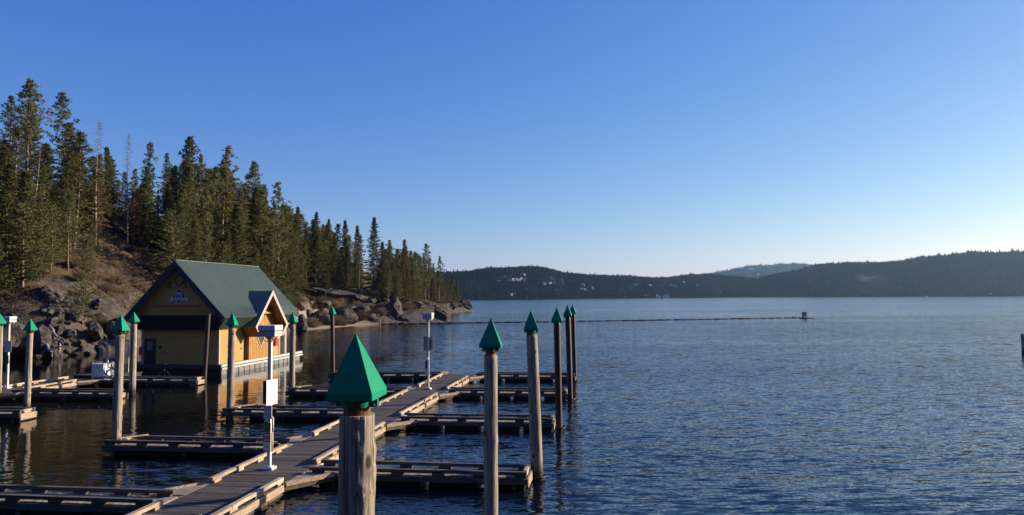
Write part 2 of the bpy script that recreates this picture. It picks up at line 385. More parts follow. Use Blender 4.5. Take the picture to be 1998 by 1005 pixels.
# ------------------------------------------------------------------ water
def water():
    m, t, p = new_mat('lake_water'); L = t.links.new
    p.inputs['Base Color'].default_value = (.005,.019,.042,1)
    p.inputs['Roughness'].default_value = .05
    p.inputs['IOR'].default_value = 1.333
    p.inputs['Specular IOR Level'].default_value = .5
    ge = N(t, 'ShaderNodeNewGeometry')
    def nz(scale, rot, freq, det, rough=.55, dist=.4):
        mp = N(t, 'ShaderNodeMapping'); mp.inputs['Scale'].default_value = scale; mp.inputs['Rotation'].default_value = (0,0,R(rot))
        L(ge.outputs['Position'], mp.inputs[0])
        n = N(t, 'ShaderNodeTexNoise'); n.inputs['Scale'].default_value = freq; n.inputs['Detail'].default_value = det; n.inputs['Roughness'].default_value = rough
        n.inputs['Distortion'].default_value = dist
        L(mp.outputs[0], n.inputs['Vector'])
        return n.outputs['Fac']
    def mul(a, k):
        n = N(t, 'ShaderNodeMath', operation='MULTIPLY'); L(a, n.inputs[0])
        if isinstance(k, (int, float)): n.inputs[1].default_value = k
        else: L(k, n.inputs[1])
        return n.outputs[0]
    def add(a, b):
        n = N(t, 'ShaderNodeMath', operation='ADD'); L(a, n.inputs[0]); L(b, n.inputs[1]); return n.outputs[0]
    # sheltered water between the docks and the shore is calmer: a real region of the lake, left of the main walkway
    sx = N(t, 'ShaderNodeSeparateXYZ'); L(ge.outputs['Position'], sx.inputs[0])
    k1 = mul(sx.outputs[1], -0.135)
    lat = add(sx.outputs[0], k1)           # x measured across the dock direction
    shel = N(t, 'ShaderNodeMapRange', interpolation_type='SMOOTHSTEP'); shel.inputs[1].default_value = -30; shel.inputs[2].default_value = -6; shel.inputs[3].default_value = .09; shel.inputs[4].default_value = 1.0
    L(lat, shel.inputs[0])
    far = N(t, 'ShaderNodeMapRange', interpolation_type='SMOOTHSTEP'); far.inputs[1].default_value = 62; far.inputs[2].default_value = 130
    far.inputs[3].default_value = 0; far.inputs[4].default_value = 1
    L(sx.outputs[1], far.inputs[0])
    mxv = N(t, 'ShaderNodeMath', operation='MAXIMUM'); L(shel.outputs[0], mxv.inputs[0])
    # out on the lake (beyond the boathouse) it is open again except close to the left shore
    lat2 = N(t, 'ShaderNodeMapRange', interpolation_type='SMOOTHSTEP'); lat2.inputs[1].default_value = -62; lat2.inputs[2].default_value = -38
    L(lat, lat2.inputs[0])
    far3 = N(t, 'ShaderNodeMapRange', interpolation_type='SMOOTHSTEP'); far3.inputs[1].default_value = 170; far3.inputs[2].default_value = 420; far3.inputs[4].default_value = 1.5
    L(sx.outputs[1], far3.inputs[0])
    mx3 = N(t, 'ShaderNodeMath', operation='MAXIMUM'); L(mul(far.outputs[0], lat2.outputs[0]), mx3.inputs[0]); L(far3.outputs[0], mx3.inputs[1])
    L(mx3.outputs[0], mxv.inputs[1])
    # shallow green brown water inside the marina, clear deep water outside
    body = N(t, 'ShaderNodeMix', data_type='RGBA'); body.inputs[6].default_value = (.0030,.0034,.0014,1); body.inputs[7].default_value = (.0020,.0060,.0125,1)
    L(mxv.outputs[0], body.inputs[0]); L(body.outputs[2], p.inputs['Base Color'])
    ln_ = N(t, 'ShaderNodeVectorMath', operation='LENGTH'); L(ge.outputs['Position'], ln_.inputs[0])
    rr_ = N(t, 'ShaderNodeMapRange'); rr_.inputs[1].default_value = 80; rr_.inputs[2].default_value = 420; rr_.inputs[3].default_value = .05; rr_.inputs[4].default_value = .15
    L(ln_.outputs['Value'], rr_.inputs[0]); L(rr_.outputs[0], p.inputs['Roughness'])
    gust = N(t, 'ShaderNodeMapRange'); gust.inputs[1].default_value = .35; gust.inputs[2].default_value = .65; gust.inputs[3].default_value = .62; gust.inputs[4].default_value = 1.5
    L(nz((.3,1,1), 8, .022, 4), gust.inputs[0])
    amp = mul(mxv.outputs[0], gust.outputs[0])
    # wave slopes taken straight from noise vectors, so far water keeps its chop
    def slope(scale, rot, freq, det, k, rough=.55, dist=.3):
        mp = N(t, 'ShaderNodeMapping'); mp.inputs['Scale'].default_value = scale; mp.inputs['Rotation'].default_value = (0,0,R(rot))
        L(ge.outputs['Position'], mp.inputs[0])
        n = N(t, 'ShaderNodeTexNoise'); n.inputs['Scale'].default_value = freq; n.inputs['Detail'].default_value = det; n.inputs['Roughness'].default_value = rough
        n.inputs['Distortion'].default_value = dist
        L(mp.outputs[0], n.inputs['Vector'])
        v = N(t, 'ShaderNodeVectorMath', operation='SUBTRACT'); L(n.outputs['Color'], v.inputs[0]); v.inputs[1].default_value = (.5,.5,.5)
        m_ = N(t, 'ShaderNodeVectorMath', operation='MULTIPLY'); L(v.outputs[0], m_.inputs[0]); m_.inputs[1].default_value = (k*.38, k, 0)
        return m_.outputs[0]
    def vadd(a, b):
        n = N(t, 'ShaderNodeVectorMath', operation='ADD'); L(a, n.inputs[0]); L(b, n.inputs[1]); return n.outputs[0]
    sv = vadd(vadd(slope((.30,1,1), 9, 1.0, 2, .34), slope((.26,1,1), -5, 4.6, 3, .80)), slope((.42,1,1), 11, 13.0, 2, .46))
    sc = N(t, 'ShaderNodeVectorMath', operation='SCALE'); L(sv, sc.inputs[0]); L(amp, sc.inputs['Scale'])
    nv = N(t, 'ShaderNodeVectorMath', operation='ADD'); L(sc.outputs[0], nv.inputs[0]); nv.inputs[1].default_value = (0,0,1)
    nn_ = N(t, 'ShaderNodeVectorMath', operation='NORMALIZE'); L(nv.outputs[0], nn_.inputs[0])
    L(nn_.outputs[0], p.inputs['Normal'])
    b = MB(); b.add([(-7000,-400,0),(7000,-400,0),(7000,7000,0),(-7000,7000,0)], [(0,1,2,3)])
    o = b.build('lake_water', m, recalc=False); tag(o, kind='structure')
    b = MB(); b.add([(-7000,-400,-3),(7000,-400,-3),(7000,7000,-3),(-7000,7000,-3)], [(0,1,2,3)])  # unseen dark sheet added to darken reflections that dip below the water
    o = b.build('added_lake_bed', surf('added_lake_bed', (.006,.010,.014), (.010,.015,.020), freq=.05), recalc=False); tag(o, kind='structure')
water()

# ------------------------------------------------------------------ shoreline and hillside terrain
def snoise(x, y, f, seed=0.0):
    return mnoise.noise(Vector((x*f + seed*13.7, y*f - seed*7.3, seed)))
def fbm(x, y, f, o=4, seed=0.0):
    a = 1; s = 0
    for i in range(o):
        s += a*snoise(x, y, f, seed+i*1.7); a *= .5; f *= 2.03
    return s
SHORE = [(-700,40),(-160,74),(-92,80),(-58,84.5),(-53.3,87),(-51,91),(-49,105),(-47,125),(-44.5,143),(-43,152),(-40.5,163.5),(-37,178),(-30,187),
         (-24,192),(-19,196),(-16.8,201),(-18,212),(-24,240),(-28,275),(-24,310),(-19,338),(-17.5,349),(-19,360),(-26,380),(-70,430),(-160,480),(-420,540),(-700,560)]
SA = np.array(SHORE, dtype=float)
def inland(P):
    """signed distance to the shoreline, positive on land; P is (n,2)"""
    d = np.full(len(P), 1e9); ins = np.zeros(len(P), bool)
    n = len(SA)
    for i in range(n):
        a = SA[i]; b = SA[(i+1) % n]
        ab = b - a
        if i < n-1:
            t = np.clip(((P-a) @ ab) / (ab @ ab), 0, 1)
            q = a + t[:,None]*ab
            d = np.minimum(d, np.hypot(P[:,0]-q[:,0], P[:,1]-q[:,1]))
        c = ((a[1] > P[:,1]) != (b[1] > P[:,1]))
        with np.errstate(divide='ignore', invalid='ignore'):
            xx = (b[0]-a[0])*(P[:,1]-a[1])/(b[1]-a[1]) + a[0]
        ins ^= c & (P[:,0] < xx)
    return np.where(ins, d, -d)
def smooth01(x): x = min(1, max(0, x)); return x*x*(3-2*x)
def terr_z(x, y, d):
    if d < 0: return max(-2.5, d*.5)
    d2 = d + 1.8*fbm(x, y, .09, 3, 3.0)*smooth01(d/6)
    d2 = max(d2, 0)
    k_ = 1-smooth01((y-140)/45)
    z = 5.2*(1-math.exp(-d2/6.5)) + .36*min(d2, 62) + .16*max(0, d2-62) + k_*.21*min(d2, 34)
    # rock ledges
    led = fbm(x*.55, y, .16, 4, 9.0)
    z += smooth01(d/4)*(1.3*led + 1.2*abs(fbm(x, y, .35, 3, 5.0)) - .3)
    z *= 1-.42*smooth01((y-150)/40)*(1-smooth01((d-30)/40))
    z += smooth01((y-140)/15)*smooth01(d/5)*(1.1*abs(fbm(x*.7, y, .22, 3, 15.0))+.9*led-.3)
    z = max(z, .3*smooth01(d))
    # the little sandy beach beyond the boathouse
    bk = smooth01((y-147)/6)*smooth01((184-y)/6)*smooth01((9-d)/4)
    zb = .13*d
    z = z*(1-bk) + zb*bk
    return z
def ground(x, y):
    d = float(inland(np.array([[x, y]], dtype=float))[0])
    return terr_z(x, y, d), d
def terrain():
    xs = np.concatenate([np.arange(-560,-150,8.0), np.arange(-150,-10.9,1.15)]); ys = np.concatenate([np.arange(64,240,1.15), np.arange(240,400,1.8), np.arange(400,560,8)])
    X, Y = np.meshgrid(xs, ys)
    P = np.stack([X.ravel(), Y.ravel()], 1)
    D = inland(P)
    Z = np.array([terr_z(p[0], p[1], d) for p, d in zip(P, D)])
    nx, ny = len(xs), len(ys)
    keep = (D > -6).reshape(ny, nx)
    fs = []
    for j in range(ny-1):
        for i in range(nx-1):
            if keep[j,i] or keep[j,i+1] or keep[j+1,i] or keep[j+1,i+1]:
                a = j*nx+i; fs.append((a, a+1, a+nx+1, a+nx))
    me = bpy.data.meshes.new('hillside')
    me.from_pydata(np.column_stack([P, Z]).tolist(), [], fs)
    at = me.attributes.new('inland', 'FLOAT', 'POINT'); at.data.foreach_set('value', D.astype(np.float32))
    me.polygons.foreach_set('use_smooth', np.ones(len(fs), bool))
    m, t, p = new_mat('hillside_ground'); L = t.links.new
    ge = N(t, 'ShaderNodeNewGeometry')
    def nz(f, det, r=.6, sc=(1,1,1)):
        mp = N(t, 'ShaderNodeMapping'); mp.inputs['Scale'].default_value = sc; L(ge.outputs['Position'], mp.inputs[0])
        n = N(t, 'ShaderNodeTexNoise'); n.inputs['Scale'].default_value = f; n.inputs['Detail'].default_value = det; n.inputs['Roughness'].default_value = r
        L(mp.outputs[0], n.inputs['Vector']); return n.outputs['Fac']
    def mixc(fac, a, b):
        mx = N(t, 'ShaderNodeMix', data_type='RGBA')
        L(fac, mx.inputs[0])
        for s, i in ((a,6),(b,7)):
            if isinstance(s, tuple): mx.inputs[i].default_value = c4(s)
            else: L(s, mx.inputs[i])
        return mx.outputs[2]
    def rng(v, lo, hi, a=0., b=1.):
        n = N(t, 'ShaderNodeMapRange'); n.inputs[1].default_value = lo; n.inputs[2].default_value = hi; n.inputs[3].default_value = a; n.inputs[4].default_value = b
        L(v, n.inputs[0]); return n.outputs[0]
    fine = nz(2.2, 8, .7, (1,1,2.5))
    grass = mixc(rng(fine, .3, .7), (.048,.031,.015), (.165,.112,.056))
    moss = mixc(rng(fine, .3, .7), (.024,.025,.008), (.085,.078,.024))
    col = mixc(rng(nz(.16, 5), .5, .62), grass, moss)
    dirt = mixc(rng(nz(.5, 6), .55, .70), col, (.050,.033,.019))
    rockc = mixc(rng(nz(1.0, 9, .7), .33, .66), (.028,.025,.023), (.15,.128,.108))
    sx = N(t, 'ShaderNodeSeparateXYZ'); L(ge.outputs['True Normal'], sx.inputs[0])
    steep = rng(sx.outputs[2], .80, .64)
    at_ = N(t, 'ShaderNodeAttribute', attribute_name='inland')
    near = rng(at_.outputs['Fac'], 16, 4)
    mxm = N(t, 'ShaderNodeMath', operation='MAXIMUM'); L(steep, mxm.inputs[0]); L(near, mxm.inputs[1])
    nn = N(t, 'ShaderNodeMath', operation='MULTIPLY'); L(mxm.outputs[0], nn.inputs[0]); nq = N(t, 'ShaderNodeMath', operation='MAXIMUM'); L(rng(nz(.22, 7, .65, (1,1,3)), .36, .52), nq.inputs[0]); L(rng(at_.outputs['Fac'], 7, 3), nq.inputs[1]); L(nq.outputs[0], nn.inputs[1])
    col = mixc(nn.outputs[0], dirt, rockc)
    sp = N(t, 'ShaderNodeSeparateXYZ'); L(ge.outputs['Position'], sp.inputs[0])
    b1 = rng(sp.outputs[1], 148, 152); b2 = rng(sp.outputs[1], 184, 180); b3 = rng(at_.outputs['Fac'], 8.5, 7)
    bb = N(t, 'ShaderNodeMath', operation='MULTIPLY'); L(b1, bb.inputs[0]); L(b2, bb.inputs[1])
    bc = N(t, 'ShaderNodeMath', operation='MULTIPLY'); L(bb.outputs[0], bc.inputs[0]); L(b3, bc.inputs[1])
    sand = mixc(rng(fine, .3, .7), (.27,.215,.15), (.38,.31,.22))
    col = mixc(bc.outputs[0], col, sand)
    L(col, p.inputs['Base Color']); p.inputs['Roughness'].default_value = .95; p.inputs['Specular IOR Level'].default_value = .15
    bp = N(t, 'ShaderNodeBump'); bp.inputs['Strength'].default_value = .8; bp.inputs['Distance'].default_value = .35
    L(fine, bp.inputs['Height']); L(bp.outputs[0], p.inputs['Normal'])
    me.materials.append(m)
    o = link('hillside_ground', me); tag(o, kind='structure')
terrain()

# ------------------------------------------------------------------ far hills with their forests
rng = random.Random(5)
def interp(pts, x):
    if x <= pts[0][0]: return pts[0][1]
    for (a, b), (c, d) in zip(pts, pts[1:]):
        if x <= c: return b + (d-b)*(x-a)/(c-a)
    return pts[-1][1]
def hill_mat(name, a, b, snow):
    m, t, p = new_mat(name); L = t.links.new
    ge = N(t, 'ShaderNodeNewGeometry'); n = N(t, 'ShaderNodeTexNoise'); n.inputs['Scale'].default_value = .02; n.inputs['Detail'].default_value = 8
    L(ge.outputs['Position'], n.inputs['Vector'])
    rp = N(t, 'ShaderNodeValToRGB'); rp.color_ramp.elements[0].position = .35; rp.color_ramp.elements[0].color = c4(a); rp.color_ramp.elements[1].position = .65; rp.color_ramp.elements[1].color = c4(b)
    L(n.outputs['Fac'], rp.inputs[0])
    at = N(t, 'ShaderNodeAttribute', attribute_name='snow')
    n2 = N(t, 'ShaderNodeTexNoise'); n2.inputs['Scale'].default_value = .05; n2.inputs['Detail'].default_value = 5; L(ge.outputs['Position'], n2.inputs['Vector'])
    ad = N(t, 'ShaderNodeMath', operation='ADD'); L(at.outputs['Fac'], ad.inputs[0]); L(n2.outputs['Fac'], ad.inputs[1])
    mr = N(t, 'ShaderNodeMapRange'); mr.inputs[1].default_value = 1.0; mr.inputs[2].default_value = 1.1; L(ad.outputs[0], mr.inputs[0])
    mx = N(t, 'ShaderNodeMix', data_type='RGBA'); mx.inputs[7].default_value = (.42,.45,.50,1); L(mr.outputs[0], mx.inputs[0]); L(rp.outputs[0], mx.inputs[6])
    L(mx.outputs[2], p.inputs['Base Color']); p.inputs['Roughness'].default_value = 1; p.inputs['Specular IOR Level'].default_value = 0
    return m
def far_hill(name, ridge, px0, px1, ys_fn, depth, th, seed, ntree, clear, cols, snow_p=0.0, label='', trees=True):
    """a hill whose skyline runs along ridge; clear = ellipses (px,py,rx,ry) of open snowy ground"""
    npx, nt_ = 150, 26
    V = []; snow = []
    def pt(px, t, trunk=True):
        ys = ys_fn(px); Y = ys + depth*t
        ry = interp(ridge, px)
        top = aty(px, ry, ys+depth).z - th*.8
        x = aty(px, 580, Y).x
        z = top*math.sin(min(t, 1)*math.pi/2)**1.15 if t <= 1 else top*(1-(t-1)*.9)
        z += (fbm(x, Y, .006, 3, seed)*.10*top)*smooth01(t*4)*smooth01((1.02-t)*6)
        return Vector((x, Y, max(z, -.5) if t > .01 else -1.0))
    ts = [i/20 for i in range(21)] + [1.15, 1.4, 1.7, 2.0, 2.4]
    for i in range(npx):
        px = px0 + (px1-px0)*i/(npx-1)
        for t in ts:
            p = pt(px, t); V.append(p)
            q = proj(p.x, p.y, p.z)
            s = 0.0
            for (cx, cy, rx, ry) in clear:
                e = ((q[0]-cx)/(rx*.75))**2 + ((q[1]-cy)/(ry*.75))**2
                s = max(s, 1-e*.5)
            if rng.random() < snow_p: s = max(s, .62)
            snow.append(max(0, min(.65, s)))
    n = len(ts); F = []
    for i in range(npx-1):
        for k in range(n-1):
            a = i*n+k; F.append((a, a+n, a+n+1, a+1))
    me = bpy.data.meshes.new(name); me.from_pydata([tuple(v) for v in V], [], F)
    at = me.attributes.new('snow', 'FLOAT', 'POINT'); at.data.foreach_set('value', np.array(snow, dtype=np.float32))
    me.polygons.foreach_set('use_smooth', np.ones(len(F), bool))
    me.materials.append(hill_mat(name+'_ground', cols[0], cols[1], True))
    o = link(name, me); tag(o, kind='structure')
    if not trees: return pt
    b = MB(); made = 0; tries = 0
    while made < ntree and tries < ntree*4:
        tries += 1
        px = rng.uniform(px0, px1); t = rng.random()*1.03
        if made < ntree*.12: t = rng.uniform(.95, 1.03)
        p = pt(px, t); q = proj(p.x, p.y, p.z)
        skip = False
        for (cx, cy, rx, ry) in clear:
            if ((q[0]-cx)/rx)**2 + ((q[1]+3-cy)/(ry+2))**2 < 1: skip = rng.random() < .72
        if skip: continue
        made += 1
        dens = .5+.5*fbm(p.x, p.y, .01, 2, seed+4)
        h = th*rng.uniform(.5, 1.15)*(1.4 if rng.random() < .07 else 1)*(.8+.5*dens); r = h*rng.uniform(.15, .24); tn = min(1, max(0, rng.gauss(.38, .13)+1.7*(dens-.5)))
        a0 = rng.random()*6
        for (zb, zt, rr) in ((.10, .62, 1.0), (.45, 1.0, .66)):
            vs = [(p.x+r*rr*math.cos(a0+k*1.2566)*rng.uniform(.75,1.2), p.y+r*rr*math.sin(a0+k*1.2566)*rng.uniform(.75,1.2), p.z+h*(zb+rng.uniform(-.04,.04))) for k in range(5)]
            vs.append((p.x+rng.uniform(-.05,.05)*r, p.y, p.z+h*zt))
            b.add(vs, [(k, (k+1) % 5, 5) for k in range(5)], tn)
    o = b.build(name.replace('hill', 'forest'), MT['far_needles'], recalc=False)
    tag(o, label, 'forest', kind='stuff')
    return pt
RIDGE_A = [(820,534),(860,533),(900,530),(960,524),(1020,520),(1060,521),(1100,532),(1160,537),(1220,539),(1280,542),(1330,538),(1380,534),(1420,538),(1480,545)]
CLEAR_A = [(1010,546,28,5),(975,548,10,3),(1070,553,20,4),(1095,553,9,4),(960,577,12,4),(1002,576,12,5),(1040,567,10,5),(985,578,12,3),(1137,564,10,3),(1150,569,16,2.5),(1090,571,9,3),(1270,562,10,2),(1310,559,14,2.5),(1345,561,12,2),(1230,563,12,2),(1330,552,8,2),(1400,566,6,2),(1110,579,8,2),(940,582,10,2)]
ptA = far_hill('wooded_hill', RIDGE_A, 790, 1500, lambda px: 1500+(px-900)*1.4, 430, 9.5, 2.0, 19000, CLEAR_A, ((.012,.014,.012),(.030,.030,.022)), 0.02,
               'dark conifer forest covering the far hillside with snowy clearings across the lake')
RIDGE_B = [(1320,583),(1345,576),(1400,562),(1450,549),(1500,538),(1560,527),(1600,517),(1650,512),(1700,513),(1750,510),(1800,502),(1850,499),(1900,491),(1950,494),(1998,493),(2100,488),(2300,480)]
CLEAR_B = [(1660,578,12,2),(1800,579,14,2),(1615,577,6,1.5),(1930,574,16,3),(1385,577,8,2)]
ptB = far_hill('wooded_hill', RIDGE_B, 1335, 2250, lambda px: 2300-(min(px,2000)-1345)*1.05, 420, 13, 6.0, 20000, CLEAR_B, ((.012,.014,.012),(.030,.030,.022)), 0.0,
               'dark conifer forest covering the long ridge on the right side of the lake')
RIDGE_C = [(1300,556),(1340,546),(1370,537),(1400,529),(1440,522),(1480,517),(1520,514),(1570,514),(1610,517),(1660,522),(1760,535)]
far_hill('distant_mountain', RIDGE_C, 1290, 1760, lambda px: 4300, 1100, 14, 8.0, 4200, [(1445,522,10,3),(1470,525,14,2),(1500,519,20,2)], ((.03,.035,.03),(.06,.065,.055)), .04,
         'hazy blue conifer forest on the snow dusted mountain behind both hills')

# unseen bank added behind the viewpoint to keep sky light off shaded faces
def bank():
    V = []; F = []; nx = 60; prof = [(-26,-1),(-32,3),(-45,18),(-60,38),(-78,56),(-100,64),(-150,60),(-230,40)]
    for i in range(nx):
        x = -330+i*9.5
        e = smooth01((x+330)/60)*smooth01((235-x)/60)
        for (y, z) in prof: V.append((x, y-8*fbm(x, y, .02, 3, 3.0)-.0009*(x+40)**2*.3, z*(.55+.45*e)+4*fbm(x, y, .03, 3, 1.0)))
    n = len(prof)
    for i in range(nx-1):
        for k in range(n-1): a = i*n+k; F.append((a, a+1, a+n+1, a+n))
    me = bpy.data.meshes.new('added_shade_bank'); me.from_pydata(V, [], F); me.polygons.foreach_set('use_smooth', np.ones(len(F), bool)); me.materials.append(hill_mat('bank_ground', (.03,.03,.018), (.07,.06,.04), True))
    o = link('added_shade_bank', me); tag(o, kind='structure')
    b = MB()
    for _ in range(2200):
        i = rng.randrange(nx-1); k = rng.randrange(1, n-2); f, g = rng.random(), rng.random()
        p = Vector(V[i*n+k]).lerp(Vector(V[(i+1)*n+k]), f).lerp(Vector(V[i*n+k+1]).lerp(Vector(V[(i+1)*n+k+1]), f), g)
        h = rng.uniform(8,17); r = h*rng.uniform(.16,.24); a0 = rng.random()*6; tn = rng.random()
        for (zb, zt, rr) in ((.08,.62,1.0),(.42,1.0,.66)):
            vs = [(p.x+r*rr*math.cos(a0+q*1.2566)*rng.uniform(.75,1.2), p.y+r*rr*math.sin(a0+q*1.2566)*rng.uniform(.75,1.2), p.z+h*zb) for q in range(5)]+[(p.x, p.y, p.z+h*zt)]
            b.add(vs, [(q, (q+1) % 5, 5) for q in range(5)], tn)
    o = b.build('added_shade_bank_forest', MT['far_needles'], recalc=False); tag(o, 'dark conifer forest on the unseen bank added behind the viewpoint to block sky light', 'forest', kind='stuff')
bank()
# houses on the far shore
def house(p, w, d, h, az, wallm, label, group=None):
    t = thing('lake_house', p, az, label, 'house', group)
    b = MB(); b.box(-w/2, w/2, -d/2, d/2, -6, h); b.slab([(-w/2,-d/2,h),(w/2,-d/2,h),(0,-d/2,h+w*.3)], (0,d,0)); b.build('wall', wallm, t)
    b = MB()
    for s in (-1, 1):
        b.slab([(0,-d/2-.6,h+w*.3+.15),(s*(w/2+.6),-d/2-.6,h-.3),(s*(w/2+.6),d/2+.6,h-.3),(0,d/2+.6,h+w*.3+.15)], (0,0,.5))
    b.build('roof', MT['snowroof'], t)
    for k in range(3):
        b = MB(); b.box(-w/2+w*(k+.3)/3, -w/2+w*(k+.8)/3, -d/2-.15, -d/2-.02, h*.35, h*.75); b.build('window', MT['glass'], t)
MT['pane_reflect_tint'] = surf('reflection_tinted_pane', (.16,.17,.10), (.26,.26,.17), freq=3, rough=.3)  # reflection and inside light of the door glass put into its colour
MT['snowroof'] = surf('snow_roof', (.40,.43,.48), (.55,.58,.62), freq=.3, rough=.8)
MT['housewall'] = surf('house_wall', (.22,.20,.17), (.30,.27,.23), freq=.3, rough=.8)
HG = 'small pale houses among the trees on the far hill'
for k, (px, t, w_) in enumerate([(1333,.52,10),(1310,.42,9),(1293,.42,8),(1268,.40,9),(1137,.36,11),(1092,.30,10),(1155,.28,9),(1060,.30,9),(1020,.55,12),(1078,.5,10),(1096,.5,9),(1362,.4,9),(1240,.4,8),(985,.5,9)]):
    p = ptA(px, t)
    house((p.x, p.y, p.z+.3), w_, w_*.8, 3.2, rng.uniform(-.5,.5), MT['housewall'], 'small pale house among dark trees on the far hill across the lake', HG)
p = ptA(1262, .03); house((p.x, p.y, 3.0), 12, 9, 3.5, .2, MT['housewall'], 'low white roofed boat shed at the far waterline, left of the two pale towers')
p = aty(1300, 582, 1985); house((p.x, p.y, 1.5), 18, 10, 3.0, .1, MT['offwhite'], 'long low white building at the far waterline, right of the two pale towers')
for k, (px, hh, lab) in enumerate(((1282, 11, 'tall pale round tower at the far waterline, the taller of two'), (1287, 8, 'shorter grey round tower at the far waterline beside a taller pale one'))):
    p = aty(px, 583, 1975)
    t = thing('shore_tower', (p.x, p.y, 0), 0, lab, 'tower')
    b = MB(); b.tube([(0,0,-1),(0,0,hh*.75),(0,0,hh*.75)], [2.6,2.4,2.0], 10); b.build('shaft', MT['offwhite'], t)
    b = MB(); b.tube([(0,0,hh*.75),(0,0,hh*.9),(0,0,hh)], [2.6,1.8,.2], 10); b.build('dome', MT['cladpanel'], t)

# ------------------------------------------------------------------ docks
DA = R(7.7)                     # dock heading, clockwise from +Y
UX = Vector((math.cos(DA), -math.sin(DA), 0)); VY = Vector((math.sin(DA), math.cos(DA), 0))
DZ = 0.40
rd = random.Random(11)
def planks(b, x0, x1, y0, y1, step=.145, along='x', z=DZ, th=.045):
    """planks lying across, each its own board"""
    y = y0
    while y < y1-.03:
        y2 = min(y+step, y1)
        dx = rd.uniform(-.012,.012); dz = rd.uniform(-.004,.004)
        if along == 'x': b.box(x0+dx, x1+dx, y+.009, y2-.009, z-th+dz, z+dz, rd.random())
        else: b.box(y+.005, y2-.005, x0+dx, x1+dx, z-th+dz, z+dz, rd.random())
        y = y2
def bull_rail(b, a, c, blk=1.55, w=.15, h=.11, z=DZ, gap=.10, joint=3.6):
    """timber rail raised on blocks between a and c (x,y), broken into boards"""
    a = Vector((a[0], a[1], 0)); c = Vector((c[0], c[1], 0)); Ln = (c-a).length; d = (c-a)/Ln
    s = 0
    while s < Ln-.05:
        e = min(s + joint*rd.uniform(.85,1.1), Ln)
        if Ln-e < .8: e = Ln
        zz = z+gap+h/2+rd.uniform(-.008,.008)
        jt = d.cross(Vector((0,0,1)))*rd.uniform(-.015,.015)
        b.beam(a+d*(s+.012)+Vector((0,0,zz))+jt, a+d*(e-.012)+Vector((0,0,zz))+jt, w, h, rd.random())
        s = e
    s = .12
    while s < Ln-.1:
        e = min(s+.45, Ln-.02)
        b.beam(a+d*s+Vector((0,0,z+gap/2)), a+d*e+Vector((0,0,z+gap/2)), w-.02, gap-.004, rd.random())
        s += blk
def fascia(b, a, c, z0=.16, z1=.385, w=.06):
    a = Vector((a[0], a[1], (z0+z1)/2)); c = Vector((c[0], c[1], (z0+z1)/2)); Ln = (c-a).length; d = (c-a)/Ln
    s = 0
    while s < Ln-.05:
        e = min(s+4.2, Ln)
        b.beam(a+d*(s+.01), a+d*(e-.01), w, z1-z0, rd.random()); s = e
O1 = Vector((-9.5, 21.3, 0))
HW = 1.24                       # half width of the walkways
def walkway(name, O, v0, v1, lab, left_open, right_open, gang=False):
    t = thing(name, (O[0], O[1], 0), -DA, lab, 'dock')
    b = MB(); planks(b, -HW, HW, v0, v1); b.build('deck', MT['plank'], t)
    for side, opens in ((-1, left_open), (1, right_open)):
        cuts = sorted(opens); s = v0; segs = []
        for (a, c) in cuts:
            if a > s: segs.append((s, a))
            s = c
        if s < v1: segs.append((s, v1))
        for (a, c) in segs:
            if c-a < .5: continue
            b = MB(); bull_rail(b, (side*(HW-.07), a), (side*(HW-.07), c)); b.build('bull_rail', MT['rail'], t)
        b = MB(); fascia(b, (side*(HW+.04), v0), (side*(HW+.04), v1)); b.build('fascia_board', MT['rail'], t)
    b = MB(); fascia(b, (-HW, v1+.04), (HW, v1+.04)); b.build('fascia_board', MT['shade_tinted_rail'], t)
    v = v0+.5
    k = 0
    while v < v1-1.2:
        b = MB(); b.box(-HW+.16, HW-.16, v, v+1.5, -.35, .30); 
        b.build('pontoon', MT['float'], t)
        for sx in (-1, 1):
            b = MB()
            b.box(sx*(HW-.16), sx*(HW-.05), v+1.6, v+1.75, -.3, .2, rd.random())
            b.box(sx*(HW-.15), sx*(HW-.05), v-.4, v+2.0, -.02, .13, rd.random())
            b.build('frame_timber', MT['wetwood'], t)
        v += 2.45; k += 1
    return t
def on_dock(px, v):
    """point seen at column px that lies v metres along the main walkway"""
    d = ray(px, 700); k = (v + O1.dot(VY))/(d.x*VY.x + d.y*VY.y)
    return Vector((d.x*k, d.y*k, 0))
